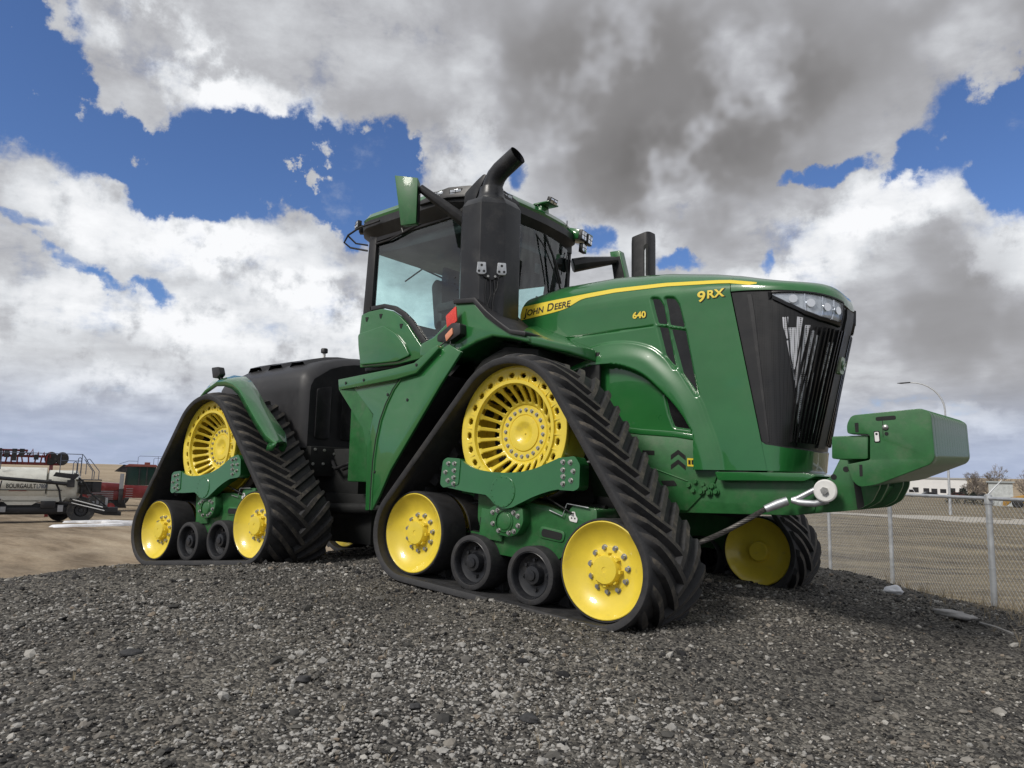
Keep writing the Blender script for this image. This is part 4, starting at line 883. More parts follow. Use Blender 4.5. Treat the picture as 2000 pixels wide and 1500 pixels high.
m = M(); pth = [(-.965, -.95, 4.02), (-.965, -.95, 4.12), (-.96, -.95, 4.19), (-.94, -.95, 4.26), (-.90, -.95, 4.325), (-.84, -.95, 4.375), (-.62, -.95, 4.485)]
m.tube(pth, [.122, .116, .110, .106, .104, .102, .100], 24, caps=False); m.tube([(-.62, -.95, 4.485), (-.84, -.95, 4.375)], [.090, .090], 24, caps=False)
e0 = len(m.v); mk('exhaust_pipe', m, BLACKM, exo, ang=50)
m = M(); m.prism(rpoly([(-1.30, 3.98), (-1.18, 3.98), (-1.13, 4.10), (-1.08, 4.20), (-.98, 4.34), (-1.02, 4.36), (-1.12, 4.31), (-1.28, 4.21)], .02, 3), -1.02, -.86, 'y'); mk('pipe_bracket', m, BLACKM, exo, bev=.006)
m = M(); m.lathe([(.02, 0), (.001, 0)], 8)
for p, s_ in (((-.775, -1.262, 3.19), 1), ((-.615, -1.10, 3.19), 1)): pass
# clamps, strap and cables on the faces turned to the front corner
n1 = Vector((math.cos(math.radians(-45)), math.sin(math.radians(-45)), 0)); t1 = Vector((-n1.y, n1.x, 0)); c1 = Vector((EC[0], EC[1], 0)) + n1 * .302
def onface(m, a, z, w, h_, d, mi=0, r=.01, o0=0):
    pr = rpoly([(a - w / 2, z - h_ / 2 + .02), (a - w * .3, z - h_ / 2), (a + w * .3, z - h_ / 2), (a + w / 2, z - h_ / 2 + .02), (a + w * .42, z + h_ / 2), (a - w * .42, z + h_ / 2)], r, 3)
    f_ = [c1 + t1 * p[0] + n1 * (d + o0) + Vector((0, 0, p[1])) for p in pr]; g_ = [c1 + t1 * p[0] + n1 * o0 + Vector((0, 0, p[1])) for p in pr]; n = len(pr)
    m.add(f_ + g_, [tuple(range(n))] + [(i, (i + 1) % n, (i + 1) % n + n, i + n) for i in range(n)], mi)
def clampm(m, cc):
    c2 = mk('clamp_hole', m, LETTERK, exo, smooth=False); return c2
for a in (-.10, .10):
    m = M(); onface(m, a, 3.245, .098, .125, .03); cc = mk('clamp_plate', m, STEEL, exo, bev=.004)
    m = M()
    for da, dz in ((0, .03), (-.025, -.03), (.025, -.03)):
        p = c1 + t1 * (a + da) + n1 * .03 + Vector((0, 0, 3.245 + dz)); m.tube([p, p + n1 * .0015], .013, 12)
    M() if False else clampm(m, cc)
m = M(); P_ = lambda a, z, d=.02: tuple(c1 + t1 * a + n1 * d + Vector((0, 0, z)))
for l in ([(-.08, 3.17), (-.03, 3.14), (.0, 3.13), (.03, 3.14), (.09, 3.17)], [(-.05, 3.13), (-.06, 3.0), (-.04, 2.85), (-.02, 2.74)], [(.03, 3.13), (.04, 3.02), (.02, 2.90), (.03, 2.75)], [(-.01, 3.13), (.0, 2.98), (-.03, 2.88), (.0, 2.72)], [(.07, 3.16), (.06, 3.05), (.03, 2.98)]): m.tube([P_(*q) for q in l], .009, 8)
mks('exhaust_cable', m, GLOSSB, exo)
m = M()
for a in (-.035, .035): m.tube([P_(a, 3.16, .02), P_(a, 3.16, .05)], [.012, .012], 10)
mks('pipe_end', m, BOLT, exo)
m = M()
for a, z in ((-1.16, 3.20), (-1.16, 3.14), (-1.12, 3.07)): m.tube([(a, -1.253, z), (a, -1.258, z)], .008, 8)
mks('shield_bolt', m, LETTERK, exo)

# ---------------------------------------------------------- cab
cabm = M()
def post(a, b_, r0, r1, mi=0): cabm.tube([a, b_], [r0, r1], 6, mi)
YC = .90
ROOFD = -.09
RB, RT = (-2.90, 3.10), (-2.83, 4.10); FB, FT = (-1.28, 2.62), (-1.22, 4.0)
for sg in (-1, 1):
    y = sg * YC
    cabm.prism([(-2.985, 3.10), (-2.925, 4.12), (-2.795, 4.12), (-2.83, 3.13)], y - .035, y + .035, 'y')                         # rear post
    cabm.prism([(-1.32, 2.6), (-1.24, 2.6), (-1.17, 4.1), (-1.25, 4.1)], y * .93 - .03, y * .93 + .03, 'y')                       # front post
    cabm.prism([(-2.85, 3.98), (-2.4, 4.0), (-1.24, 4.03), (-1.22, 4.16), (-2.85, 4.16)], y - .03, y + .03, 'y')                  # top rail
cabm.box((-1.24, -.86, 4.0), (-1.16, .86, 4.14)); cabm.box((-2.96, -.88, 4.0), (-2.86, .88, 4.14)); cabm.box((-3.0, -.88, 2.5), (-2.9, .88, 3.12)); cabm.box((-1.34, -.84, 2.5), (-1.26, .84, 2.95))
cabm.box((-3.0, -.85, 2.42), (-1.26, .85, 2.50))
cab = mk('cab', cabm, BLACK, tractor, bev=.01)
# window seal that sweeps down the door opening
seal_o = [(-2.86, 3.135), (-2.62, 3.14), (-2.44, 3.09), (-2.30, 3.01), (-2.17, 2.90), (-2.05, 2.76), (-1.94, 2.64), (-1.86, 2.55), (-1.30, 2.55)]
seal_i = [(-2.86, 3.19), (-2.60, 3.19), (-2.41, 3.14), (-2.25, 3.05), (-2.10, 2.93), (-1.98, 2.79), (-1.86, 2.66), (-1.78, 2.60), (-1.30, 2.60)]
for sg in (-1, 1):
    m = M(); m.prism(seal_o + seal_i[::-1], sg * .915 - .02, sg * .915 + .02, 'y'); mk('window_seal', m, BLACK, cab, bev=.006)
    m = M(); gp = seal_i + [(-1.24, 4.03), (-2.80, 4.02)]; m.add([(p[0], sg * .905, p[1]) for p in gp], [tuple(range(len(gp)))]); mk('side_window', m, GLASS, cab, smooth=False, recalc=False)
    g_ = [(-2.99, 3.10), (-2.86, 3.125), (-2.62, 3.13), (-2.44, 3.08), (-2.30, 3.0), (-2.17, 2.89), (-2.05, 2.75), (-1.94, 2.63), (-1.87, 2.55), (-1.90, 2.48), (-2.3, 2.44), (-2.97, 2.45), (-3.02, 2.8)]
    m = M(); m.prism(rpoly(g_, .015, 2), sg * .92 - .03, sg * .92 + .03, 'y')
    # pressed relief: lower field stands proud, stepped at its top
    lo = [(-3.005, 2.86), (-2.55, 2.915), (-2.33, 2.80), (-2.18, 2.66), (-2.08, 2.52), (-2.3, 2.47), (-2.93, 2.475), (-2.985, 2.7)]
    m.prism(rpoly(lo, .04, 4), sg * .955 - .025, sg * .955 + .025, 'y'); mk('cab_lower_panel', m, GREEN, cab, bev=.018, seg=3)
    m = M()
    for p in ((-2.88, 3.03), (-2.63, 3.04), (-2.27, 2.88)): m.prism(rpoly([(p[0] - .03, p[1] + .03), (p[0] + .03, p[1] + .025), (p[0] + .005, p[1] - .03), (p[0] - .015, p[1] - .025)], .008, 2), sg * .9515 - .002, sg * .9515 + .002, 'y')
    mks('panel_notch', m, DARK, cab, smooth=False)
m = M(); cx_ = []
rows = []
for k in range(13):
    t = k / 12; y = -.84 + 1.68 * t; bul = .16 * (1 - (2 * t - 1) ** 2); rows.append([(-1.27 + bul, y, 2.9), (-1.24 + bul, y, 3.4), (-1.19 + bul, y, 4.02)])
m.grid(rows); mk('windscreen', m, GLASS, cab, ang=60, recalc=False)
m = M(); m.add([(-2.93, -.86, 3.12), (-2.93, .86, 3.12), (-2.90, .86, 4.02), (-2.90, -.86, 4.02)], [(0, 1, 2, 3)]); mk('rear_window', m, GLASS, cab, smooth=False, recalc=False)
# inside: liner, door frames on the far side, seat, wheel, screens
m = M(); m.tube([(-2.95, -.30, 3.93), (-2.94, .32, 3.86), (-2.94, .80, 3.80)], .012, 8); m.tube([(-2.95, -.3, 3.66), (-2.95, .0, 3.90)], .010, 8); mks('rear_window_wiper', m, BLACK, cab)
m = M(); m.box((-2.88, -.84, 3.86), (-1.25, .84, 3.98)); m.prism([(-2.88, 3.80), (-2.88, 2.5), (-2.62, 2.5), (-2.60, 3.80)], .80, .84, 'y'); m.prism([(-1.80, 2.5), (-1.25, 2.5), (-1.25, 3.9), (-1.50, 3.9), (-1.62, 3.2)], .80, .84, 'y')
m.box((-2.88, -.8, 2.45), (-1.3, .8, 2.75)); m.prism([(-2.86, 3.70), (-1.3, 3.62), (-1.3, 3.90), (-2.86, 3.90)], .78, .83, 'y')
mk('cab_lining', m, BLACK, cab, bev=.01)
m = M(); m.prism(rpoly([(-2.42, 2.98), (-2.30, 2.96), (-2.32, 3.55), (-2.42, 3.62), (-2.50, 3.55)], .05, 4), -.27, .27, 'y'); m.prism(rpoly([(-2.42, 2.92), (-1.92, 2.94), (-1.90, 3.04), (-2.38, 3.08)], .04, 4), -.27, .27, 'y'); m.prism(rpoly([(-2.46, 3.60), (-2.34, 3.60), (-2.35, 3.78), (-2.44, 3.80)], .03, 4), -.14, .14, 'y'); m.box((-2.3, -.2, 2.7), (-2.0, .2, 2.95)); m.prism(rpoly([(-2.25, 3.14), (-1.72, 3.18), (-1.70, 3.26), (-2.25, 3.24)], .02, 3), -.42, -.30, 'y')
mk('driver_seat', m, BLACK, cab, bev=.015)
m = M(); m.tube([(-1.42, 0, 2.75), (-1.60, 0, 3.22)], .04, 10)
ring = [(-1.60 + .07 * math.sin(a) , .20 * math.cos(a), 3.26 + .19 * math.sin(a)) for a in [2 * PI * k / 28 for k in range(29)]]; m.tube(ring, .013, 8, caps=False); m.tube([ring[0], (-1.60, 0, 3.25), ring[14]], .012, 6); mk('steering_wheel', m, BLACK, cab)
m = M(); m.box((-1.50, -.62, 3.22), (-1.47, -.42, 3.40)); m.tube([(-1.5, -.5, 3.2), (-1.6, -.45, 2.9)], .012); m.tube([(-1.30, .52, 2.95), (-1.32, .52, 3.30), (-1.36, .50, 3.38), (-1.42, .46, 3.40)], .014, 8)
m.box((-1.33, .30, 3.66), (-1.32, .40, 3.78)); mk('display_screen', m, BLACK, cab)
# roof
rp = rpoly([(-3.22, -.78), (-3.22, .78), (-2.95, 1.02), (-1.55, 1.02), (-1.12, .90), (-1.00, .5), (-.97, 0), (-1.00, -.5), (-1.12, -.90), (-1.55, -1.02), (-2.95, -1.02)], .10, 4)
def ring_(poly, z, s_=1.0, cx0=-2.06): return [(cx0 + (x - cx0) * s_, y * s_, z if not callable(z) else z(x)) for x, y in poly]
pl = rp; m = M(); eave = lambda x: itp(x, [(-3.2, 4.22), (-2.6, 4.25), (-1.9, 4.27), (-1.4, 4.25), (-.97, 4.20)])
R1 = [ring_(pl, lambda x: eave(x) - .01, .985), ring_(pl, lambda x: eave(x) + .03, 1.0), ring_(pl, lambda x: eave(x) + .09, .965), ring_(pl, lambda x: .35 * eave(x) + .65 * 4.44, .88), ring_(pl, 4.475, .70), ring_(pl, 4.50, .3), ring_(pl, 4.505, .02)]
m.grid(R1, closed=True); roof = mk('cab_roof', m, GREEN, tractor, ang=28)
m = M(); R2 = [ring_(pl, 3.98, .86), ring_(pl, 4.06, .93), ring_(pl, lambda x: eave(x) - .09, 1.0), ring_(pl, lambda x: eave(x) - .004, 1.0)]; m.grid(R2, closed=True); m.add(R2[0], [tuple(range(len(R2[0])))]); mk('roof_underside', m, BLACK, roof, ang=30)
m = M()  # black lamp housing wrapped round the near front corner
cv = [(-1.95, -1.035), (-1.70, -1.045), (-1.52, -1.035), (-1.28, -.97), (-1.08, -.90), (-.99, -.70), (-.955, -.50)]
hz = [.01, .05, .075, .08, .08, .075, .01]
rows = []
for (x, y), h_ in zip(cv, hz):
    k = Vector((x + 2.06, y)).normalized() * .02; rows.append([(x - k.x, y - k.y, eave(x) - .06), (x + k.x, y + k.y, eave(x) - .05), (x + k.x, y + k.y, eave(x) - .02), (x - k.x * .5, y - k.y * .5, eave(x) + h_), (x - k.x * 3, y - k.y * 3, eave(x) + h_ + .012)])
m.grid(rows); mk('lamp_housing_corner', m, BLACK, roof, ang=40)
def lamp(name, c, ax, w, h_, parent=roof, d=.05, col=LED):
    ax = Vector(ax).normalized(); s_ = Vector((-ax.y, ax.x, 0)).normalized(); u = ax.cross(s_) * -1
    mt = Matrix(((s_.x, u.x, ax.x, c[0]), (s_.y, u.y, ax.y, c[1]), (s_.z, u.z, ax.z, c[2]), (0, 0, 0, 1)))
    m = M(); m.box((-w / 2 - .012, -h_ / 2 - .012, -d), (w / 2 + .012, h_ / 2 + .012, 0), mtx=mt); o = mk(name, m, BLACK, parent, bev=.005)
    m = M(); m.box((-w / 2, -h_ / 2, -.002), (w / 2, h_ / 2, .004), mtx=mt); mk('lamp_glass', m, col, o, bev=.002)
    m = M(); m.box((-w / 2, -.004, .002), (w / 2, .004, .006), mtx=mt); m.box((-.004, -h_ / 2, .002), (.004, h_ / 2, .006), mtx=mt); mk('lamp_divider', m, BLACK, o); return o
lamp('work_light', (-1.66, -1.06, 4.262), (.25, -1, -.1), .15, .062, col=LENS); lamp('work_light', (-1.42, -1.02, 4.250), (.35, -1, -.1), .13, .062, col=LENS); lamp('work_light', (-.985, -.66, 4.205), (1, -.25, -.1), .12, .07, col=LENS)
lamp('work_light', (-3.13, -.985, 4.25), (-.35, -1, 0), .09, .07); lamp('work_light', (-3.22, -.86, 4.24), (-1, -.9, 0), .09, .07)
lamp('work_light', (-3.13, .985, 4.25), (-.35, 1, 0), .09, .07)
for sg in (1,):
    m = M(); m.prism([(-1.20, 4.17), (-1.0, 4.15), (-.98, 4.27), (-1.16, 4.33)], sg * .76, sg * 1.08, 'y'); mk('lamp_pod', m, GREEN, roof, bev=.02)
    lamp('work_light', (-.965, sg * .84, 4.20), (1, .1, -.1), .12, .10); lamp('work_light', (-.975, sg * .99, 4.185), (1, .2, -.1), .12, .10); lamp('work_light', (-1.0, sg * .90, 4.06), (1, .1, -.1), .10, .09)
m = M(); m.prism([(-1.12, 4.24), (-.99, 4.22), (-1.0, 4.34), (-1.1, 4.36)], -.02, .13, 'y'); m.prism([(-1.10, 4.345), (-.88, 4.335), (-.88, 4.355), (-1.10, 4.365)], -.05, .16, 'y'); mk('camera_pod', m, GREEN, roof, bev=.01); 
lamp('work_light', (-.875, .05, 4.365), (1, 0, -.4), .12, .05)
m = M(); m.tube([(-1.03, .55, 4.24), (-1.03, .55, 4.32)], .006, 6); mk('antenna', m, BLACK, roof)
# grab bar along the roof edge, wipers, mirrors
m = M(); y = -1.07
m.tube([(-2.62, y + .02, 4.175), (-2.95, y, 4.155), (-3.17, y, 4.10), (-3.24, y, 4.02), (-3.19, y + .06, 3.96), (-2.96, -.93, 3.90)], .012, 8); m.tube([(-3.17, y, 4.09), (-3.10, -1.0, 4.0), (-2.96, -.93, 3.97)], .011, 8); mks('grab_bar', m, BLACK, cab)
m = M(); m.tube([(-2.80, -.93, 3.955), (-2.55, -.935, 3.96), (-2.25, -.935, 4.02), (-1.95, -.93, 4.07), (-1.75, -.93, 4.08)], .014, 8); m.tube([(-2.32, -.935, 4.0), (-2.36, -.935, 4.09)], .016, 8); mk('window_wiper', m, BLACK, cab)
m = M(); m.tube([(-1.03, .10, 4.02), (-1.0, .28, 3.72), (-1.02, .42, 3.50)], .014, 8); m.tube([(-1.05, -.1, 4.02), (-1.0, .06, 3.85), (-1.0, .24, 3.62), (-1.01, .34, 3.48)], .009, 8); m.tube([(-1.0, .22, 3.80), (-1.02, .36, 3.55), (-1.06, .60, 3.18)], .013, 8); m.tube([(-1.13, .72, 3.98), (-1.12, .66, 3.85), (-1.13, .72, 3.70), (-1.13, .76, 3.70)], .006, 6)
mks('windscreen_wiper', m, BLACK, cab)
m = M(); m.tube([(-1.28, -.90, 3.86), (-1.36, -1.0, 3.96), (-1.68, -1.30, 4.27)], [.075, .07, .045], 8); m.tube([(-1.68, -1.30, 4.27), (-1.74, -1.34, 4.27), (-1.78, -1.36, 4.24)], .012, 8); m.box((-1.36, -.97, 3.72), (-1.22, -.86, 3.86)); mk('mirror_arm', m, BLACK, tractor, bev=.006)
m = M(); q = [(-2.02, -1.32, 4.40), (-1.94, -1.44, 4.43), (-1.66, -1.36, 4.36), (-1.72, -1.26, 4.34), (-1.87, -1.32, 3.86), (-1.83, -1.42, 3.845), (-1.66, -1.36, 3.85), (-1.70, -1.28, 3.86)]
m.add(q, [(0, 1, 2, 3), (4, 7, 6, 5), (0, 4, 5, 1), (1, 5, 6, 2), (2, 6, 7, 3), (3, 7, 4, 0)]); mir = mk('side_mirror', m, GREENC, tractor, bev=.006, seg=2)
m = M(); m.add([(-1.652, -1.352, 4.28), (-1.71, -1.262, 4.27), (-1.69, -1.28, 3.88), (-1.652, -1.352, 3.87)], [(0, 1, 2, 3)]); mk('mirror_glass', m, BLACK, mir, smooth=False)
m = M(); m.tube([(-1.16, .88, 3.86), (-1.05, 1.0, 3.90), (-.84, 1.38, 4.0)], [.09, .085, .05], 8); mk('mirror_arm', m, BLACK, tractor, bev=.005)
m = M(); m.prism([(-.94, 4.14), (-.79, 4.13), (-.66, 3.60), (-.85, 3.60)], 1.40, 1.52, 'y'); mir = mk('side_mirror', m, GREEN, tractor, bev=.012, seg=3)
m = M(); m.prism([(-.915, 4.05), (-.785, 4.05), (-.675, 3.61), (-.84, 3.61)], 1.396, 1.399, 'y'); mk('mirror_glass', m, BLACK, mir)
# air intake stack on the far side of the hood
m = M(); ac = (.07, .46); 
prof = rpoly([(-.125, -.10), (.11, -.10), (.12, .08), (-.11, .10)], .06, 5)
def ringi(z0, z1, s_=1): return [(ac[0] + x * s_, ac[1] + y * s_, z0 + (z1 - z0) * ((x + .14) / .28)) for x, y in prof]
m.grid([ringi(3.1, 3.1), ringi(3.80, 3.84), ringi(3.86, 3.90, .97), ringi(3.87, 3.91, .8)], closed=True); m.add(ringi(3.87, 3.91, .8), [tuple(range(len(prof)))]); air = mk('air_intake', m, BLACK, tractor, ang=40)
m = M(); m.prism(rpoly([(.12, 3.30), (.175, 3.30), (.175, 3.76), (.12, 3.74)], .02, 3), .354, .359, 'y'); mk('intake_opening', m, DARK, air); m = M(); m.prism(rpoly([(.135, 3.36), (.15, 3.36), (.15, 3.70), (.135, 3.68)], .006, 3), .350, .3535, 'y'); mk('intake_mesh', m, STEEL, air)

# ---------------------------------------------------------- side tank panel behind the front track
YP = -1.45
face = [(-2.45, 2.13), (-1.70, 2.175), (-1.46, 2.20), (-1.13, 2.43), (-1.03, 2.47), (-.86, 2.38), (-1.12, 2.08), (-1.44, 1.68), (-1.79, 1.24), (-1.94, .98), (-2.04, .83), (-2.15, .82), (-2.175, 1.50), (-2.10, 1.82)]
m = M(); m.prism(face, YP, YP + .035, 'y'); sp = mk('side_tank_panel', m, GREEN, tractor, bev=.008)
m = M(); capp = [(-2.66, 2.225), (-1.72, 2.285), (-1.46, 2.315), (-1.15, 2.47), (-1.12, 2.43), (-1.42, 2.21), (-1.72, 2.165), (-2.64, 2.105)]; m.prism(capp, YP - .045, YP + .30, 'y'); mk('platform_edge', m, GREEN, sp, bev=.008)
m = M()
m.add([(-2.64, YP - .04, 2.11), (-2.45, YP, 2.13), (-2.10, YP, 1.82), (-2.24, YP - .01, 1.68), (-2.175, YP + .004, 1.50), (-2.20, YP + .01, 1.50)],
      [(0, 1, 2, 3), (3, 2, 4, 5)]); mk('panel_flange', m, GREENC, sp, ang=20)
m = M(); gp = [(-1.70, 2.17), (-1.80, 2.07), (-1.90, 1.92), (-1.98, 1.75), (-2.03, 1.55), (-2.06, 1.33), (-2.07, 1.05), (-2.07, .83)]; m.tube([(x, YP - .001, z) for x, z in gp], .011, 8); mk('panel_groove', m, DARK, sp)
m = M(); m.tube([(x + .018, YP + .002, z) for x, z in gp], .014, 8); mk('panel_bead', m, GREEN, sp)
m = M()
for x, z in ((-2.52, 2.175), (-2.22, 2.19), (-1.42, 2.29), (-1.88, 2.02), (-1.58, 1.95), (-2.03, 1.22)): m.bolt((x, YP - (.045 if z > 2.1 else 0), z), (0, -1, 0), .012, .008)
mks('panel_bolt', m, BLACK, sp)
m = M(); m.prism([(-2.4, 2.10), (-1.2, 2.2), (-1.6, 1.7), (-2.0, .9), (-2.1, .9), (-2.12, 1.7)], YP + .06, -.6, 'y'); mk('fuel_tank', m, BLACK, tractor, bev=.02)
# red reflector, marker lamp and bracket by the fender
m = M(); m.prism(rpoly([(-1.185, 2.79), (-1.05, 2.875), (-1.03, 2.72), (-1.16, 2.65)], .012, 3), -1.345, -1.33, 'y'); m.box((-1.12, -1.335, 2.60), (-1.08, -1.25, 2.70)); mk('red_reflector', m, RED, tractor, bev=.002)
m = M(); m.prism(rpoly([(-1.28, 2.60), (-1.08, 2.705), (-.97, 2.69), (-.965, 2.58), (-1.14, 2.51), (-1.28, 2.535)], .02, 3), -1.36, -1.25, 'y'); tl = mk('marker_lamp', m, BLACK, tractor, bev=.012)
m = M(); m.prism(rpoly([(-1.16, 2.585), (-1.065, 2.655), (-1.055, 2.59), (-1.14, 2.52)], .012, 3), -1.373, -1.35, 'y'); mk('amber_lens', m, ORANGE, tl, bev=.006)
m = M(); m.tube([(-1.18, -1.35, 2.52), (-1.24, -1.39, 2.46), (-1.20, -1.43, 2.39), (-1.26, -1.46, 2.33)], .008, 8); m.tube([(-1.10, -1.35, 2.52), (-1.06, -1.40, 2.42), (-1.14, -1.45, 2.36)], .007, 8); mks('lamp_wire', m, BLACK, tl)

# ---------------------------------------------------------- rear body: black tank, chassis, fenders
rear = M()
tp = lambda y: 2.44 + .28 * (1 - (abs(y) / 1.12) ** 2.4)
rows = []
for x, dz, s_ in ((-5.9, -.10, .90), (-5.85, -.06, .97), (-5.6, -.02, 1.0), (-4.5, .0, 1.0), (-3.95, .0, 1.0), (-3.86, -.03, .985), (-3.80, -.10, .93)):
    r_ = [(x, -1.12 * s_, 1.50)] + [(x, -1.12 * s_, 2.2), (x, -1.11 * s_, 2.38 + dz), (x, -1.06 * s_, 2.47 + dz), (x, -.96 * s_, 2.53 + dz)] + [(x, y * s_, tp(y) + dz + .03) for y in (-.8, -.6, -.4, -.2, 0, .2, .4, .6, .8)] + [(x, .96 * s_, 2.53 + dz), (x, 1.06 * s_, 2.47 + dz), (x, 1.11 * s_, 2.38 + dz), (x, 1.12 * s_, 2.2), (x, 1.12 * s_, 1.50)]
    rows.append(r_)
rear.grid(rows); n = len(rows[0]); rear.add(rows[-1], [tuple(range(n))]); rear.add(rows[0], [tuple(range(n))])
for x0 in (-5.55, -5.05, -4.55):
    rr_ = []
    for x, dz in ((x0, -.02), (x0 + .05, .045), (x0 + .30, .045), (x0 + .36, -.02)): rr_.append([(x, y, tp(y) + .03 + dz) for y in (-.86, -.7, -.5, -.3, 0, .3, .5, .7, .86)])
    rear.grid(rr_)
rt = mk('rear_fuel_tank', rear, TANKP, tractor, ang=40)
m = M()
for y in (-.95, -.55, -.05, .4): m.prism(rpoly([(y, 1.62), (y + .22, 1.62), (y + .22, 2.30), (y, 2.25)], .03, 3), -3.80, -3.775, 'x')
mks('tank_pocket', m, BLACK, rt, bev=.01)
m = M(); m.box((-3.9, -1.05, 1.15), (-3.7, 1.0, 1.52)); m.box((-5.6, -.7, .75), (-3.2, .7, 1.5)); m.box((-3.4, -.5, .75), (-1.2, .5, 1.6)); m.box((-2.95, -.75, 1.6), (-1.3, .75, 2.44)); m.prism([(-3.2, .6), (-2.5, .6), (-2.3, 1.0), (-2.9, 1.6), (-3.3, 1.6)], -.4, .4, 'y'); m.tube([(-5.0, -1.6, .78), (-5.0, 1.6, .78)], .22, 12); m.tube([(-.0, -1.4, 1.4), (-.0, 1.4, 1.4)], .22, 12); m.tube([(-4.38, -1.5, 1.4), (-4.38, 1.5, 1.4)], .22, 12)
m.box((-3.8, -.72, .36), (-2.9, -.25, .95)); m.tube([(-3.7, -.9, .75), (-2.8, -.8, .8)], .07, 12); m.tube([(-2.8, -.8, .8), (-2.2, -.78, .83)], .035, 10); mk('chassis', m, DARK, tractor, bev=.02)
m = M(); m.box((-3.25, -.55, .62), (-2.45, -.30, 1.15)); m.box((-4.1, -.6, .8), (-3.3, -.35, 1.05)); m.prism([(-3.1, 1.1), (-2.7, 1.1), (-2.6, 2.2), (-3.1, 2.3)], -.95, -.55, 'y'); mk('articulation_housing', m, GREENC, tractor, bev=.02)
m = M()
for y in (-.5, -.62): m.tube([(-3.9, y, 1.45), (-3.5, y - .2, 1.25), (-3.1, y - .2, 1.35), (-2.7, y, 1.6)], .022, 8)
mks('rubber_line', m, BLACK, tractor)
m = M(); r2_ = random.Random(3)
for k in range(16): m.bolt((-3.69, -1.0 + 1.15 * (k % 8) / 8 + r2_.uniform(-.03, .03), 1.30 + .16 * (k // 8) + r2_.uniform(-.03, .03)), (1, -.4, 0), .013, .02)
mks('chassis_bolt', m, BOLT, tractor)
# right rear fender: a green sheet over the track
FN = [(-5.30, 2.03), (-5.17, 2.14), (-5.06, 2.21), (-4.79, 2.30), (-4.59, 2.29), (-4.42, 2.25), (-4.27, 2.17), (-4.09, 2.0), (-3.86, 1.79), (-3.65, 1.62), (-3.44, 1.525)]
FF_ = [(-5.62, 2.20), (-5.50, 2.33), (-5.35, 2.41), (-4.91, 2.41), (-4.62, 2.37), (-4.48, 2.30), (-4.32, 2.17), (-4.14, 1.99), (-3.92, 1.82), (-3.73, 1.67), (-3.69, 1.55)]
def rear_fender(sg):
    m = M(); rows = []
    for (x, z), (x2, z2) in [((a + .25, b - .02), (c + .25, d - .02)) for (a, b), (c, d) in zip(FN, FF_)]: rows.append([(x - .03, sg * 1.87, z - .06), (x, sg * 1.875, z - .004), (x * .97 + x2 * .03, sg * 1.86, z + .012), (x * .5 + x2 * .5, sg * 1.72, (z + z2) / 2 + .02), (x2, sg * 1.59, z2 + .01), (x2, sg * 1.57, z2 - .01), (x2 - .05, sg * 1.565, z2 - .08)])
    rows.append([(x - .02, y * 1, z - .02) for x, y, z in rows[-1]]); rows.append([(x - .12, y, z - .0) for x, y, z in rows[-1]])
    m.grid(rows); o = mk('rear_fender', m, GREEN, tractor, ang=40); s_ = o.modifiers.new('thick', 'SOLIDIFY'); s_.thickness = .02; s_.offset = -1
rear_fender(-1); rear_fender(1)
m = M(); m.tube([(-4.78, -1.66, 2.29), (-4.87, -1.66, 2.41)], .012, 8); o = mk('rear_work_light', m, BLACK, tractor); m = M(); m.prism(rpoly([(-5.02, 2.51), (-4.85, 2.51), (-4.80, 2.41), (-4.87, 2.37), (-4.97, 2.37)], .02, 3), -1.70, -1.62, 'y'); mk('lamp_housing', m, BLACK, o, bev=.012)
m = M(); m.tube([(-4.40, -.42, 2.62), (-4.40, -.42, 2.84)], .020, 10); o = mk('gauge_post', m, WHITEP, tractor); m = M(); m.lathe([(.001, 2.90), (.04, 2.90), (.048, 2.885), (.048, 2.84), (.025, 2.83)], 16, o=(-4.40, -.42, 0)); mk('post_cap', m, BLACK, o)

# ---------------------------------------------------------- tow cable, shackled to the front frame and slung back under it
tow = empty('tow_cable', (2.15, -.6, 1.15)); tag(tow, 'braided steel tow cable shackled by a white disc below the front weights', 'tow cable')
def tk(name, m, mt, **k):
    m.v = [(x - 2.15, y + .6, z - 1.15) for x, y, z in m.v]; return mk(name, m, mt, tow, **k)
m = M(); m.lathe([(.001, -.705), (.02, -.705), (.022, -.70), (.075, -.70), (.085, -.692), (.085, -.672), (.078, -.665), (.03, -.665)], 36, o=(2.21, 0, 1.155), ax='y'); disc = tk('pulley_disc', m, WHITEP)
m = M(); m.tube([(2.21, -.60, 1.155), (2.21, -.712, 1.155)], .02, 6); m.tube([(2.21, -.705, 1.155), (2.21, -.725, 1.155)], .028, 6); tk('disc_nut', m, BOLT)
m = M(); m.tube([(2.21, -.62, 1.08), (2.12, -.66, 1.055), (2.02, -.68, 1.06), (1.96, -.68, 1.075)], [.024, .026, .026, .022], 10); m.tube([(2.20, -.60, 1.20), (2.10, -.64, 1.15), (2.0, -.67, 1.09), (1.96, -.68, 1.075)], .022, 10); tk('shackle', m, STEEL)
tip = Vector((1.93, -.69, 1.07)); pts = []
Pa, Pb = Vector((1.78, -.76, 1.0)), Vector((.98, -1.10, .60))
m = M(); m.tube([tuple(tip), (1.86, -.72, 1.04), tuple(Pa)], [.034, .036, .030], 12); tk('ferrule', m, STEEL)
m = M(); Nn = 110
for s_ in range(6):
    pts = []
    for k in range(Nn):
        t = k / (Nn - 1); p = Pa.lerp(Pb, t) + Vector((0, 0, -.05 * math.sin(PI * t))); a = s_ * PI / 3 + t * 34; d = (Pb - Pa).normalized(); u_ = d.cross(Vector((0, 0, 1))).normalized(); v_ = d.cross(u_); pts.append(p + (u_ * math.cos(a) + v_ * math.sin(a)) * .013)
    m.tube(pts, .0085, 6)
tk('wire_rope', m, WIRE)
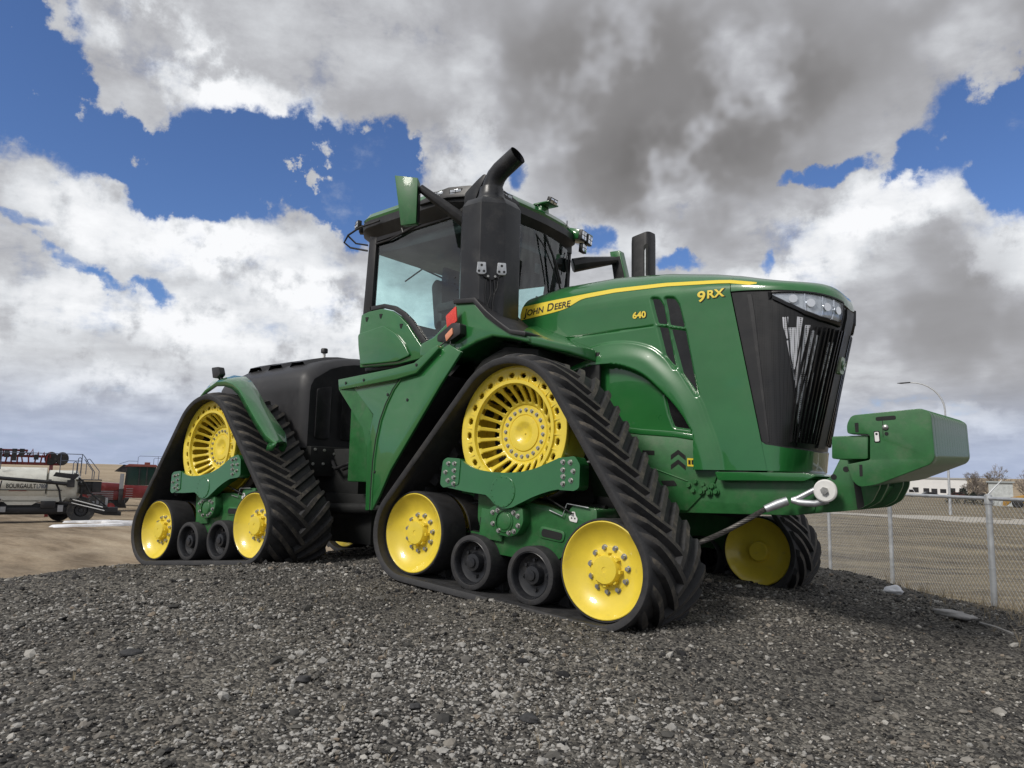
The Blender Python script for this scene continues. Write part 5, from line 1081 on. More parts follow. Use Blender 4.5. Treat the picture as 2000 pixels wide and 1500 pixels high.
m = M(); m.tube([Pb + Vector((.02, 0, .01)), Pb + Vector((-.6, .35, .0)), Pb + Vector((-1.4, .55, .25))], .02, 8); tk('rope_tail', m, WIRE)

# ================================================================== fence on the right, beyond the crest of the pad
GALV = mat('galvanised_wire', (.52, .54, .56), .5, metal=.55, noise=(8, .2))
fence = empty('chain_link_fence', (2.87, 3.2, -.9)); tag(fence, 'galvanised chain link fence with top rail running along the edge of the pad', 'fence')
FP0, FDIR = Vector((2.87, 3.2, 0)), Vector((-1.41, 2.10, 0)); FU = FDIR.normalized(); FN_ = Vector((FU.y, -FU.x, 0))
def fz(k): return 1.085 - .008 * k
def frel(m): m.v = [(x - 2.87, y - 3.2, z + .9) for x, y, z in m.v]; return m
KF = range(-3, 12)
for k in KF:
    p = FP0 + FDIR * k; g = float(ground_h(p.x, p.y)); m = M(); r = .032 if k == 0 else .028
    m.tube([(p.x, p.y, g - .3), (p.x, p.y, fz(k) - .02)], r, 12); m.tube([(p.x, p.y, fz(k) - .06), (p.x, p.y, fz(k) + .035), (p.x, p.y, fz(k) + .05)], [r * 1.25, r * 1.2, .01], 12)
    for zz_ in (.25, .75): m.tube([(p.x, p.y, fz(k) - zz_), (p.x, p.y, fz(k) - zz_ - .02)], r * 1.12, 10)
    a = p + Vector((0, 0, fz(k) + .04)); b_ = a + FN_ * .16 + Vector((0, 0, .17)); m.tube([tuple(a), tuple(b_)], [.010, .006], 6)
    mk('fence_post', frel(m), GALV, fence)
a = FP0 + FDIR * KF[0]; b_ = FP0 + FDIR * KF[-1]
m = M(); m.tube([(a.x, a.y, fz(KF[0])), (FP0.x, FP0.y, fz(0)), (b_.x, b_.y, fz(KF[-1]))], .021, 10); mk('top_rail', frel(m), GALV, fence)
m = M(); LF = FDIR.length * (KF[-1] - KF[0]); PIT = .075; hgt = 1.95; n = int(LF / PIT); vs = []; fs = []
for i in range(-int(hgt / PIT), n):
    for sg in (1, -1):
        s0 = i * PIT; s1 = s0 + hgt
        if sg < 0: s0, s1 = s1, s0
        # clip to the run of the fence
        t0, t1 = 0.0, 1.0
        for lim, up in ((0, False), (LF, True)):
            ds = s1 - s0; tt = (lim - s0) / ds
            inside0 = (s0 <= lim) if up else (s0 >= lim); inside1 = (s1 <= lim) if up else (s1 >= lim)
            if inside0 and not inside1: t1 = min(t1, tt)
            elif inside1 and not inside0: t0 = max(t0, tt)
            elif not inside0: t1 = -1
        if t1 <= t0: continue
        pp = []
        for t in (t0, t1):
            s_ = s0 + (s1 - s0) * t; q = a + FU * s_; k_ = KF[0] + s_ / FDIR.length; q = Vector((q.x, q.y, fz(k_) - .01 - hgt * (1 - t))); pp.append(q + FN_ * .03)
        d = (pp[1] - pp[0]).normalized(); w_ = .0017; e1 = d.cross(FN_) * w_; e2 = FN_ * w_ * (1 if sg > 0 else -1)
        o = len(vs); vs += [tuple(pp[0] + e1), tuple(pp[0] - e1 * .5 + e2), tuple(pp[0] - e1 * .5 - e2), tuple(pp[1] + e1), tuple(pp[1] - e1 * .5 + e2), tuple(pp[1] - e1 * .5 - e2)]
        fs += [(o, o + 1, o + 4, o + 3), (o + 1, o + 2, o + 5, o + 4), (o + 2, o, o + 3, o + 5)]
m.add(vs, fs); mk('chain_link_mesh', frel(m), GALV, fence, smooth=False, recalc=False)

# ------------------------------------------------------------------ odds and ends on the pad
SNOW = mat('old_snow', (.78, .79, .82), .7, noise=(6, .1), bump=(20, .6, .02), dust=((.45, .42, .38), 5, .55, .6))
ASPH = mat('broken_asphalt', (.05, .05, .052), .9, noise=(30, .4), bump=(60, .8, .006), dust=((.16, .15, .14), 25, .55, .6))
CONC = mat('pale_slab', (.36, .35, .34), .9, noise=(14, .25), bump=(50, .6, .004))
def chunk(name, x, y, sx, sy, sz, mt, rz=0, seed=0, sink=.35):
    bm = bmesh.new(); bmesh.ops.create_icosphere(bm, subdivisions=3, radius=1); r_ = random.Random(seed); ph_ = [r_.uniform(0, 6) for _ in range(6)]
    for v in bm.verts:
        c = v.co; k = 1 + .16 * math.sin(3.1 * c.x + ph_[0]) + .13 * math.sin(4.3 * c.y + ph_[1]) + .10 * math.sin(6.1 * c.z + ph_[2] + 3 * c.x) + .05 * math.sin(11 * c.x + 9 * c.y + ph_[3]); c *= k; c.x *= sx; c.y *= sy; c.z = max(c.z, -.5) * sz
    me = bpy.data.meshes.new(name); bm.to_mesh(me); bm.free(); me.materials.append(mt); me.polygons.foreach_set('use_smooth', np.ones(len(me.polygons), bool))
    o = link(bpy.data.objects.new(name, me)); o.location = (x, y, float(ground_h(x, y)) + sz * sink); o.rotation_euler = (0, 0, rz); return o
for x, y, sx, sy, sz, rz, lab in ((1.64, -3.58, .050, .036, .022, .4, 'flat dark asphalt chunk lying near the bottom centre of the gravel'), (-.36, -4.53, .055, .034, .022, 1.0, 'long dark asphalt chunk at the lower left of the gravel'),
                                  (.55, -4.06, .045, .03, .018, 2.0, 'small dark asphalt chunk left of the centre in the foreground gravel'), (1.2, -3.9, .03, .024, .015, 2.6, 'rounded dark lump in the gravel between two larger chunks')):
    tag(chunk('asphalt_chunk', x, y, sx, sy, sz, ASPH, rz, int(x * 10) % 97), lab, 'rock', 'asphalt chunks lying in the gravel')
def disc_obj(name, x, y, pts, th_, mt, zoff=0.0):
    m = M(); v0 = [(px_, py_, float(ground_h(x + px_, y + py_)) + .0 + zoff) for px_, py_ in pts]; c = (0, 0, float(ground_h(x, y)) + th_ + zoff)
    v1 = [(px_ * .93, py_ * .93, z + th_ * .8) for px_, py_, z in v0]; n = len(pts)
    m.add([(p[0], p[1], p[2] - .1) for p in v0] + v0 + v1 + [c], [(i, (i + 1) % n, (i + 1) % n + n, i + n) for i in range(n)] + [(i + n, (i + 1) % n + n, (i + 1) % n + 2 * n, i + 2 * n) for i in range(n)] + [(i + 2 * n, (i + 1) % n + 2 * n, 3 * n) for i in range(n)])
    o = mk(name, m, mt); o.location = (x, y, 0); return o
def blobpts(rx, ry, rot, seed, n=36):
    r_ = random.Random(seed); a0, a1 = r_.uniform(0, 6), r_.uniform(0, 6); c, s_ = math.cos(rot), math.sin(rot); o = []
    for i in range(n):
        a = 2 * PI * i / n; k = 1 + .22 * math.sin(2 * a + a0) + .12 * math.sin(5 * a + a1); x, y = rx * k * math.cos(a), ry * k * math.sin(a); o.append((x * c - y * s_, x * s_ + y * c))
    return o
# ------------------------------------------------------------------ yard on the left: implements lined up behind
OFFW = mat('off_white_tank_paint', (.66, .66, .60), .5, noise=(1.5, .1), dust=((.36, .33, .28), 1.4, .5, .5))
REDP = mat('red_machine_paint', (.17, .010, .013), .4, coat=.3, noise=(2, .2), dust=((.25, .12, .1), 2, .5, .4))
DKP = mat('dark_machine_paint', (.012, .013, .017), .5, noise=(2, .3), dust=((.10, .09, .08), 2, .52, .5))
TYRE = mat('dusty_tyre', (.022, .022, .023), .85, noise=(3, .3), dust=((.15, .13, .10), 3, .52, .5))
GRAYM = mat('grey_machine_metal', (.30, .31, .33), .5, metal=.3, noise=(3, .2))
GLASSG = mat('dark_green_cab_glass', (.010, .035, .030), .12, coat=.3)
def frame_at(name, x, y, rz): o = empty(name, (x, y, float(ground_h(x, y))), math.radians(rz)); return o
BLR = mat('blue_grey_rail', (.10, .12, .17), .5, metal=.3)
# local axes from here on: x to the viewer's right, y away, z up
cart = frame_at('air_seeder_cart', -41.3, 9.0, 71.1); tag(cart, 'off white air seeder cart with a black auger and railings, parked left of the tractor', 'farm implement')
m = M(); n = 28
def barrel(m, x0, x1, cy, cz, ry, rz_, bulge0, bulge1, seg=28, mi=0):
    rows = []
    for t, k in ((0, 0.05), (0, .5), (.0, .85), (.02, 1)) : rows.append([(x0 - bulge0 * (1 - k) + (0 if k < 1 else .02), cy + ry * k * math.cos(2 * PI * i / seg), cz + rz_ * k * math.sin(2 * PI * i / seg)) for i in range(seg)])
    for k in (1, .85, .5, .05): rows.append([(x1 + bulge1 * (1 - k), cy + ry * k * math.cos(2 * PI * i / seg), cz + rz_ * k * math.sin(2 * PI * i / seg)) for i in range(seg)])
    m.grid(rows, mi, closed=True)
barrel(m, -3.6, -.25, 1.1, 2.05, 1.0, .98, .3, .15); barrel(m, -.15, 1.25, 1.1, 1.95, .98, .95, .2, .42)
m.prism([(-2.2, 1.25), (-.4, 1.25), (-.8, .98), (-1.9, .98)], .3, 1.6, 'y'); m.prism([(-3.4, 1.6), (.95, 1.6), (.6, 1.15), (-2.9, 1.15)], .30, 1.6, 'y')
mk('tank', m, OFFW, cart, ang=45, bev=0)
m = M(); m.box((-3.6, .08, 1.78), (.55, .12, 1.82)); mk('black_stripe', m, LETTERK, cart); m = M(); m.box((-1.9, .075, 1.755), (-1.1, .118, 1.778)); mk('red_stripe', m, REDP, cart)
def far_text(name, txt, size, x0, z0, y0, mt, par, sx=1.0):
    v, f = flatmesh(txt, size, offset=.006); m = M(); m.add([(x0 + p[0] * sx, y0, z0 + p[1]) for p in v], f); return mk(name, m, mt, par, smooth=False, recalc=False)
far_text('maker_lettering', 'BOURGAULT', .34, -2.05, 1.90, .075, LETTERK, cart, .68); far_text('model_lettering', 'L7800', .33, -.66, 1.90, .075, BLR, cart, .62); far_text('small_lettering', 'BOURGAULT', .15, .15, 1.92, .13, GRAYM, cart, .6)
m = M(); m.tube([(-3.9, -.35, 2.62), (-2.2, -.30, 2.42), (-.2, -.25, 2.26), (.9, -.2, 2.14)], .10, 14); m.tube([(-.15, -.25, 2.28), (.0, -.25, 2.26)], .14, 12); m.box((.75, -.35, 1.98), (1.12, .05, 2.38)); m.tube([(.9, -.2, 2.2), (1.15, -.2, 2.75)], .10, 10); mk('auger_tube', m, DKP, cart)
m = M(); m.prism([(.05, 2.58), (.17, 2.80), (1.32, 2.68), (1.12, 2.42)], -.3, .1, 'y'); mk('hopper_cover', m, DKP, cart)
m = M(); m.tube([(.25, -.1, 2.15), (.42, -.1, 1.8), (.48, -.1, 1.45), (.55, -.1, 1.2)], .05, 8); m.tube([(-2.25, -.1, 2.3), (-2.3, -.1, 1.9), (-2.35, -.1, 1.7)], .03, 8); mks('seed_line', m, DKP, cart)
m = M(); m.box((-4.2, .2, .55), (3.4, .5, .85)); m.box((-4.2, 1.6, .55), (1.6, 1.9, .85)); m.prism([(-3.9, .5), (-2.6, .5), (-2.2, 1.3), (-3.9, 1.5)], .1, 1.7, 'y'); m.prism([(-2.6, .45), (1.3, .45), (1.2, 1.1), (-.2, 1.0), (-2.2, 1.2)], .5, 1.7, 'y')
m.prism([(1.2, .8), (2.7, .4), (3.6, .35), (3.6, .55), (1.6, 1.15)], .4, .7, 'y'); m.box((-.4, .05, .8), (.3, .6, 1.2)); mk('chassis_frame', m, DKP, cart, bev=.02)
m = M(); m.box((.42, -.02, .62), (.68, .12, .98)); m.box((-2.2, -.02, .62), (-1.95, .12, .9)); mks('line_manifold', m, GRAYM, cart)
for x, y, r in ((-3.2, .0, .72), (1.55, .15, .70), (-3.2, 1.9, .72), (1.55, 1.9, .70), (.55, 1.9, .6)):
    m = M(); m.lathe([(r * .45, y + .25), (r * .93, y + .27), (r, y + .18), (r, y - .18), (r * .93, y - .27), (r * .5, y - .25)], 30, o=(x, 0, r), ax='y'); w_ = mk('wheel', m, TYRE, cart, ang=30); m = M(); m.lathe([(r * .46, y - .24), (r * .4, y - .1), (.12, y - .08), (.10, y - .2), (.001, y - .2)], 20, o=(x, 0, r), ax='y'); mk('rim', m, DKP, w_)
def rails(par, name, lines, r=.022, mt=None):
    m = M()
    for l in lines: m.tube(l, r, 6)
    return mks(name, m, mt or GRAYM, par)
rails(cart, 'hand_rail', [[(-3.6, .4, 3.83), (1.40, .4, 3.83), (1.50, .4, 3.70), (1.62, .4, 3.50), (1.85, .4, 3.15), (2.05, .4, 2.85), (2.05, .4, 2.45)], [(.35, .42, 2.7), (.35, .42, 3.81)], [(1.38, .42, 2.6), (1.38, .42, 3.81)], [(.35, .44, 3.45), (1.36, .44, 3.45)], [(-2.4, .42, 2.9), (-2.4, .42, 3.81)]], mt=BLR)
def hoop(x0, x1, z0, z1, y): return [(x0, y, z0), (x0, y, z1 - .08)] + [(x0 + (x1 - x0) * (1 - math.cos(a)) / 2, y, z1 - .08 + .1 * math.sin(a)) for a in (PI * k / 6 for k in range(1, 6))] + [(x1, y, z1 - .08), (x1, y, z0)]
rails(cart, 'ladder_rail', [hoop(.98, 1.16, 2.62, 3.38, .3), hoop(1.20, 1.36, 2.75, 3.62, .35), [(1.62, .3, 2.7), (1.62, .3, 3.40), (1.66, .3, 3.54), (1.74, .3, 3.58), (1.82, .3, 3.50), (2.28, .3, 2.90), (2.28, .3, 2.40)], [(1.5, .3, 3.55), (1.95, .3, 2.90), (1.95, .3, 2.38)]], mt=BLR)
m = M(); m.box((1.15, .0, 2.36), (2.45, .9, 2.42)); m.box((1.3, .1, 2.08), (1.9, .7, 2.2)); m.prism([(1.4, 1.6), (1.9, 1.55), (2.2, 2.3), (1.5, 2.3)], .2, .7, 'y'); m.box((2.0, .1, 1.7), (2.45, .6, 2.3)); m.tube([(1.3, 0, 2.5), (1.65, 0, 2.2), (1.9, 0, 1.7), (2.9, 0, .8)], .05, 8); m.tube([(1.5, .0, 1.9), (1.5, .1, 1.3)], .06, 8); mk('fan_platform', m, DKP, cart, bev=.01)
m = M()
for i, (a_, b__) in enumerate((((.45, .98), (2.75, .52)), ((.95, 1.14), (2.8, .66)))): m.tube([(a_[0], -.1, a_[1] + .2), (b__[0], -.1, b__[1] + .2)], .05, 8)
mks('drawbar_tube', m, DKP, cart)
m = M(); m.tube([(1.1, -.17, 1.30), (2.6, -.17, .87)], .028, 6); m.tube([(1.05, -.17, 1.12), (2.7, -.17, .68)], .024, 6); mks('chrome_line', m, WHITEP, cart)
m = M()
for k in range(7): m.box((1.4 + k * .22, .1, .95 + .1 * math.sin(k * 2.1)), (1.52 + k * .22, .35, 1.25 + .15 * math.sin(k * 3.3)))
mks('valve_block', m, GRAYM, cart)

# folded red seeding tool standing behind the cart, seen over it
tool = frame_at('folded_seeding_tool', -47.6, 9.9, 72.3); tool.scale = (1, 1, 1.17); tag(tool, 'dark red folded seeding tool with gauge wheels seen over the white cart', 'farm implement')
m = M(); r_ = random.Random(5)
m.box((-2.9, 0, 2.75), (1.6, .25, 2.90)); m.box((-2.9, .6, 3.15), (1.0, .8, 3.28)); m.box((-2.6, 0, .0), (-2.4, .3, 2.8)); m.box((1.0, 0, .0), (1.2, .3, 2.8)); m.box((-2.9, .2, 3.45), (-.2, .4, 3.56))
mk('tool_frame', m, REDP, tool, bev=.01)
m = M()
for k in range(13):
    x = -2.8 + k * .30; m.tube([(x, -.1, 2.8), (x + r_.uniform(-.1, .1), -.15, 3.2), (x + .15, -.1, 3.5 + r_.uniform(-.1, .1)), (x + .2, -.1, 3.15)], .045, 6)
mks('shank', m, REDP, tool)
m = M()
for k in range(9): x = -2.9 + k * .38; m.box((x, -.25, 2.85 + r_.uniform(0, .5)), (x + .25, .0, 3.15 + r_.uniform(.1, .45)))
mks('row_unit', m, DKP, tool)
for x in (1.05, 1.65): m = M(); m.lathe([(.001, -.1), (.32, -.12), (.36, 0), (.32, .12), (.001, .1)], 22, o=(x, 0, 3.12), ax='y'); mk('gauge_wheel', m, TYRE, tool)

# red four-track tractor beyond the cart's drawbar
rt_ = frame_at('red_tractor', -49.6, 17.0, 66.5); rt_.scale = (.8, .8, .79); tag(rt_, 'dark red articulated tractor parked behind the white cart with dark green windows', 'tractor')
m = M(); m.prism(rpoly([(-3.9, 1.6), (-.9, 1.9), (-.7, 2.45), (-2.4, 2.55), (-3.9, 2.3)], .1, 3), 0, 1.6, 'y'); m.prism(rpoly([(-.65, 1.2), (2.6, 1.2), (2.6, 2.25), (-.65, 2.35)], .08, 3), -.1, 1.7, 'y'); m.prism([(-4.1, 1.0), (-.6, 1.0), (-.6, 1.9), (-4.1, 1.65)], .1, 1.5, 'y'); mk('body', m, REDP, rt_, bev=.03)
m = M(); m.prism(rpoly([(-.62, 2.35), (1.9, 2.35), (1.75, 4.0), (-.55, 4.0)], .08, 3), 0, 1.6, 'y'); mk('cab_glass', m, GLASSG, rt_)
m = M(); m.prism(rpoly([(-.75, 4.0), (1.95, 4.0), (1.8, 4.22), (-.4, 4.24)], .06, 3), -.1, 1.7, 'y'); m.box((.85, .3, 4.22), (1.3, .8, 4.42)); mk('cab_roof', m, mat('faded_red_roof', (.22, .06, .045), .5, noise=(3, .2)), rt_, bev=.03)
m = M()
for x in (-.58, .45, 1.05, 1.72): m.box((x, -.05, 2.35), (x + .09, .02, 4.0))
mks('cab_pillar', m, DKP, rt_)
m = M(); m.box((-1.0, -.1, 1.2), (-.68, .1, 3.35)); mks('exhaust_shield', m, GRAYM, rt_)
m = M(); m.box((-1.0, -.2, .7), (-.66, .05, 2.0)); m.prism([(-4.2, .3), (-.3, .3), (-.6, 1.2), (-4.0, 1.2)], .2, 1.5, 'y'); mk('underbody', m, DKP, rt_, bev=.02)
m = M()
for k in range(5): m.box((-3.6 + .1 * k, -.03, 1.75 - k * .17), (-1.4, -.0, 1.80 - k * .17)); m.box((-.45, -.13, 2.0 - k * .2), (.1, -.1, 2.04 - k * .2))
mks('step', m, GRAYM, rt_)
for x in (-2.6, 2.2):
    m = M(); m.prism(rpoly([(x - 1.5, 0), (x + 1.5, 0), (x + 1.5, .5), (x + .3, 1.5), (x - .3, 1.5), (x - 1.5, .5)], .3, 5), -.5, .3, 'y'); tr_ = mk('rubber_track', m, TYRE, rt_, bev=.02)
    for dx, r in ((-1.05, .36), (1.05, .36), (0, .25)): m = M(); m.lathe([(r, -.52), (r * .5, -.51), (.001, -.54)], 20, o=(x + dx, 0, .42), ax='y'); mk('idler_wheel', m, REDP, tr_)
rails(rt_, 'grab_rail', [[(1.0, -.15, .9), (2.4, -.2, 2.0)], [(-4.3, -.1, 2.0), (-3.0, -.1, 2.6)]], .03)
# railings and a pale hopper of the next cart farther back
c2 = frame_at('second_seeder_cart', -56.5, 21.5, 65.5); c2.scale = (.8, .8, .77); tag(c2, 'pale seeder cart showing only railings and a hopper above the red tractor', 'farm implement')
m = M(); barrel(m, -1.9, 3.6, 1.5, 2.75, 1.2, 1.1, .4, .4); mk('tank', m, OFFW, c2)
m = M(); m.box((-4.0, .8, .9), (3.6, 2.2, 1.5)); m.prism([(-3.4, 3.6), (-1.2, 3.4), (-.3, 3.9), (-2.6, 4.35)], .2, 1.0, 'y'); mks('cart_frame', m, DKP, c2)
for x in (-2.8, 2.4): m = M(); m.lathe([(.3, .5), (.85, .5), (.95, .75), (.95, 1.2), (.85, 1.4)], 26, o=(x, 0, .95), ax='y'); mk('wheel', m, TYRE, c2)
rails(c2, 'hand_rail', [[(-1.35, .3, 4.2), (-1.35, .3, 5.15), (-1.2, .3, 5.28), (3.6, .3, 5.28)], [(.5, .3, 4.2), (.5, .3, 5.26)], [(.1, .25, 4.2), (.1, .25, 5.0), (.2, .25, 5.1), (2.0, .25, 5.1)], [(2.2, .3, 4.2), (2.2, .3, 5.26)], [(-1.35, .32, 4.72), (-2.2, .32, 4.72), (-3.0, .3, 4.4)]], mt=BLR)
for x, y, rx, ry, rot, sd_, lab in ((-36.0, 9.3, 2.0, .5, 71, 2, 'long flat snow patch in front of the white cart'), (-38.9, 11.6, 1.4, .45, 75, 5, 'snow patch under the drawbar of the white cart'), (-38.3, 15.0, 1.8, .5, 66, 8, 'snow patch in front of the red tractor'), (-40.3, 10.6, 1.0, .5, 70, 11, 'small snow patch beside the cart wheel')):
    tag(disc_obj('snow_patch', x, y, blobpts(rx, ry, math.radians(rot), sd_), .10, SNOW, .02), lab, 'snow patch', 'snow patches in the yard')
def dd_(x, y, lab, nm, *a, **k): o = chunk(nm, x, y, *a, **k); tag(o, lab, nm.replace('_', ' ')); return o
dd_(2.05, 2.35, 'white lump of old snow on the crest of the gravel before the fence', 'snow_lump', .14, .08, .05, SNOW, 2.2, 3)
dd_(2.75, 1.25, 'pale broken slab lying on the gravel right of the tractor', 'concrete_slab', .19, .09, .035, CONC, 2.4, 6)
m = M(); zg = lambda x, y: float(ground_h(x, y)) + .02
m.tube([(2.95, 1.15, zg(2.95, 1.15)), (3.08, 1.0, zg(3.08, 1.0) + .01), (3.2, .9, zg(3.2, .9))], .012, 6); o = mk('dry_stick', m, CONC); tag(o, 'pale dry stick beside the broken slab on the gravel', 'stick')

# ------------------------------------------------------------------ right background
lamp_ = frame_at('street_lamp', -8.3, 84.8, 0); zb = lamp_.location.z; tag(lamp_, 'tall grey street lamp with a long curved arm behind the fence', 'street lamp')
m = M(); H_ = 13.0 - zb; D_ = Vector((-.99, -.13, 0))
pts = [(0, 0, 0), (0, 0, 1), (0, 0, H_ * .76)]; rr_ = [.16, .14, .09]
for k in range(1, 9): t = k / 8; pts.append((D_.x * 3.3 * (1 - math.cos(t * PI / 2)) ** 1.0, D_.y * 3.3 * (1 - math.cos(t * PI / 2)), H_ * .76 + 3.3 * math.sin(t * PI / 2))); rr_.append(.10 - .03 * t)
m.tube(pts, rr_, 10); mk('pole', m, GALV, lamp_, ang=60)
m = M(); e_ = pts[-1]; m.add([(e_[0] + a * D_.x * -1, e_[1] + b_, e_[2] + c) for a, b_, c in ((0.1, -.1, .05), (-.9, -.17, .02), (-1.3, -.08, .0), (-1.3, .08, .0), (-.9, .17, .02), (.1, .1, .05), (.1, -.1, -.06), (-.9, -.14, -.10), (-1.25, 0, -.04), (-.9, .14, -.10), (.1, .1, -.06))], [(0, 1, 2, 3, 4, 5), (0, 6, 7, 1), (1, 7, 8, 2), (2, 8, 3), (3, 8, 9, 4), (4, 9, 10, 5), (6, 10, 9, 8, 7), (0, 5, 10, 6)]); mk('lamp_head', m, DKP, lamp_)
BARK = mat('bare_bark', (.115, .098, .085), .9, noise=(2, .3)); TWIG = mat('bare_twigs', (.22, .19, .165), .9, noise=(1, .25)); SHRUB = mat('dark_conifer', (.020, .026, .020), .9, noise=(2, .4))
def bare_tree(x, y, h_, seed, lab, spread=1.0):
    r_ = random.Random(seed); root = frame_at('bare_tree', x, y, r_.uniform(0, 360)); tag(root, lab, 'tree', 'bare trees beyond the fence')
    tm, cm = M(), M(); h_ *= 1.12
    def grow(p, d, L, r, lv):
        n_ = 3; P = [p]; q = p.copy(); dd = d.copy()
        for k in range(n_):
            dd = (dd + Vector((r_.uniform(-.22, .22), r_.uniform(-.22, .22), r_.uniform(-.02, .12)))).normalized(); q = q + dd * L / n_; P.append(q.copy())
        (tm if lv < 2 else cm).tube(P, [max(r * (1 - .45 * k / n_), .018) for k in range(n_ + 1)], 5 if lv < 2 else 3, caps=False)
        if lv < 5:
            nb = 4 if lv < 2 else (4 if lv < 4 else 3)
            for b__ in range(nb):
                a = r_.uniform(0, 2 * PI); ang = r_.uniform(.3, .85) * spread; o = dd.orthogonal().normalized(); o2 = dd.cross(o); nd = (dd * math.cos(ang) + (o * math.cos(a) + o2 * math.sin(a)) * math.sin(ang)).normalized(); nd.z = max(nd.z, -.05)
                grow(P[-1] if b__ < 2 else P[1 + b__ % n_], nd, L * r_.uniform(.62, .82), r * .55, lv + 1)
    grow(Vector((0, 0, -.2)), Vector((0, 0, 1)), h_ * .24, h_ * .020, 0)
    mk('trunk', tm, BARK, root, smooth=True); mk('crown', cm, TWIG, root, smooth=False, recalc=False)
for i, (x, y, h_, lab) in enumerate(((-8.9, 144, 8.6, 'tallest bare tree, broad crowned, beyond the fence on the right'), (-14.5, 150, 6.2, 'bare tree at the left end of the group, next to the white building'), (-12.2, 141, 7.2, 'second bare tree from the left with a low wide crown'),
                                     (-5.0, 150, 7.4, 'bare tree just right of the tallest one, behind the grey shed'), (-1.5, 142, 7.0, 'bare tree at the right edge, beside the ochre machine'), (2.0, 155, 8.0, 'bare tree at the far right end of the group'))):
    bare_tree(x, y, h_, 11 + i, lab, 1.05)
def shrub(x, y, r0, hh, seed, lab):
    r_ = random.Random(seed); root = frame_at('evergreen_shrub', x, y, 0); tag(root, lab, 'shrub', 'dark shrubs beyond the fence'); m = M()
    for k in range(420):
        a = r_.uniform(0, 2 * PI); z = r_.uniform(.02, 1) ** .8; rr = r0 * (1 - z) ** .6 * r_.uniform(.5, 1.05); p = Vector((rr * math.cos(a), rr * math.sin(a), z * hh)); s_ = r_.uniform(.10, .24); d1 = Vector((r_.uniform(-1, 1), r_.uniform(-1, 1), r_.uniform(-.3, 1))).normalized() * s_; d2 = d1.orthogonal().normalized() * s_ * .5
        m.add([p, p + d1 + d2, p + d1 - d2], [(0, 1, 2)])
    mk('foliage', m, SHRUB, root, smooth=False, recalc=False); m = M(); m.tube([(0, 0, -.2), (0, 0, hh * .8)], [.08, .02], 6); mk('stem', m, BARK, root)
for i, (x, y, r0, hh, lab) in enumerate(((-15.0, 138, 1.3, 2.1, 'leftmost dark shrub in front of the white building'), (-13.4, 139, 1.5, 2.7, 'second dark shrub from the left, taller and broad'), (-11.8, 137, 1.2, 2.0, 'dark shrub below the second bare tree'), (-10.2, 139, 1.1, 1.8, 'small dark shrub near the foot of the tallest bare tree'))): shrub(x, y, r0, hh, 40 + i, lab)
WALLW = mat('white_wall', (.72, .72, .72), .7, noise=(.4, .06)); WALLG = mat('grey_metal_wall', (.34, .37, .38), .6, noise=(.5, .12)); LIME = mat('lime_panel', (.50, .56, .12), .6); PINKR = mat('dull_red_brick', (.30, .17, .15), .8, noise=(.6, .2)); OCHRE = mat('ochre_machine', (.36, .20, .035), .6, noise=(1, .3))
def building(name, x, y, rz, w, d, h_, wallm, lab, win=0, seed=0, roofm=None, winm=None):
    b = frame_at(name, x, y, rz); tag(b, lab, 'building'); m = M(); m.box((-w / 2, 0, -1.5), (w / 2, d, h_)); mk('wall', m, wallm, b); m = M(); m.prism([(-w / 2 - .3, h_), (w / 2 + .3, h_), (w / 2 + .3, h_ + .25), (-w / 2 - .3, h_ + .25)], -.3, d + .3, 'y'); mk('roof', m, roofm or WALLG, b)
    r_ = random.Random(seed)
    for k in range(win):
        xx = -w / 2 + w * (k + .5) / win + r_.uniform(-.3, .3); m = M(); z0 = r_.choice((.6, 1.0)); m.box((xx - .8, -.05, z0), (xx + .8, .02, z0 + r_.uniform(1.2, 2.0))); mk('window', m, winm or DKP, b)
    return b
building('warehouse', -36.5, 250, 8, 22, 20, 5.3, WALLW, 'low white building with small dark windows behind the fence', 9, 1)
b_ = building('showroom', -52.5, 247, 10, 13, 18, 4.6, WALLG, 'grey fronted low building left of the lime green panel', 4, 2)
sgn = frame_at('lime_sign_panel', -44.6, 245, 9); tag(sgn, 'lime green panel standing between the grey and the white building', 'sign'); m = M(); m.box((-1.7, -.2, -1), (1.7, .2, 5.4)); mk('panel', m, LIME, sgn); m = M(); m.box((-1.5, .2, -1), (-1.3, .5, 5.2)); m.box((1.3, .2, -1), (1.5, .5, 5.2)); mks('post', m, WALLG, sgn)
building('brick_house', -66.5, 246, 12, 12, 12, 3.0, PINKR, 'dull red low building at the left end beyond the fence', 2, 3)
building('metal_shed', -8.2, 140.5, 4.5, 3.4, 4, 3.9, mat('pale_corrugated', (.50, .53, .53), .6, noise=(1.5, .25)), 'tall pale corrugated shed beside the bare trees', 0, 4)
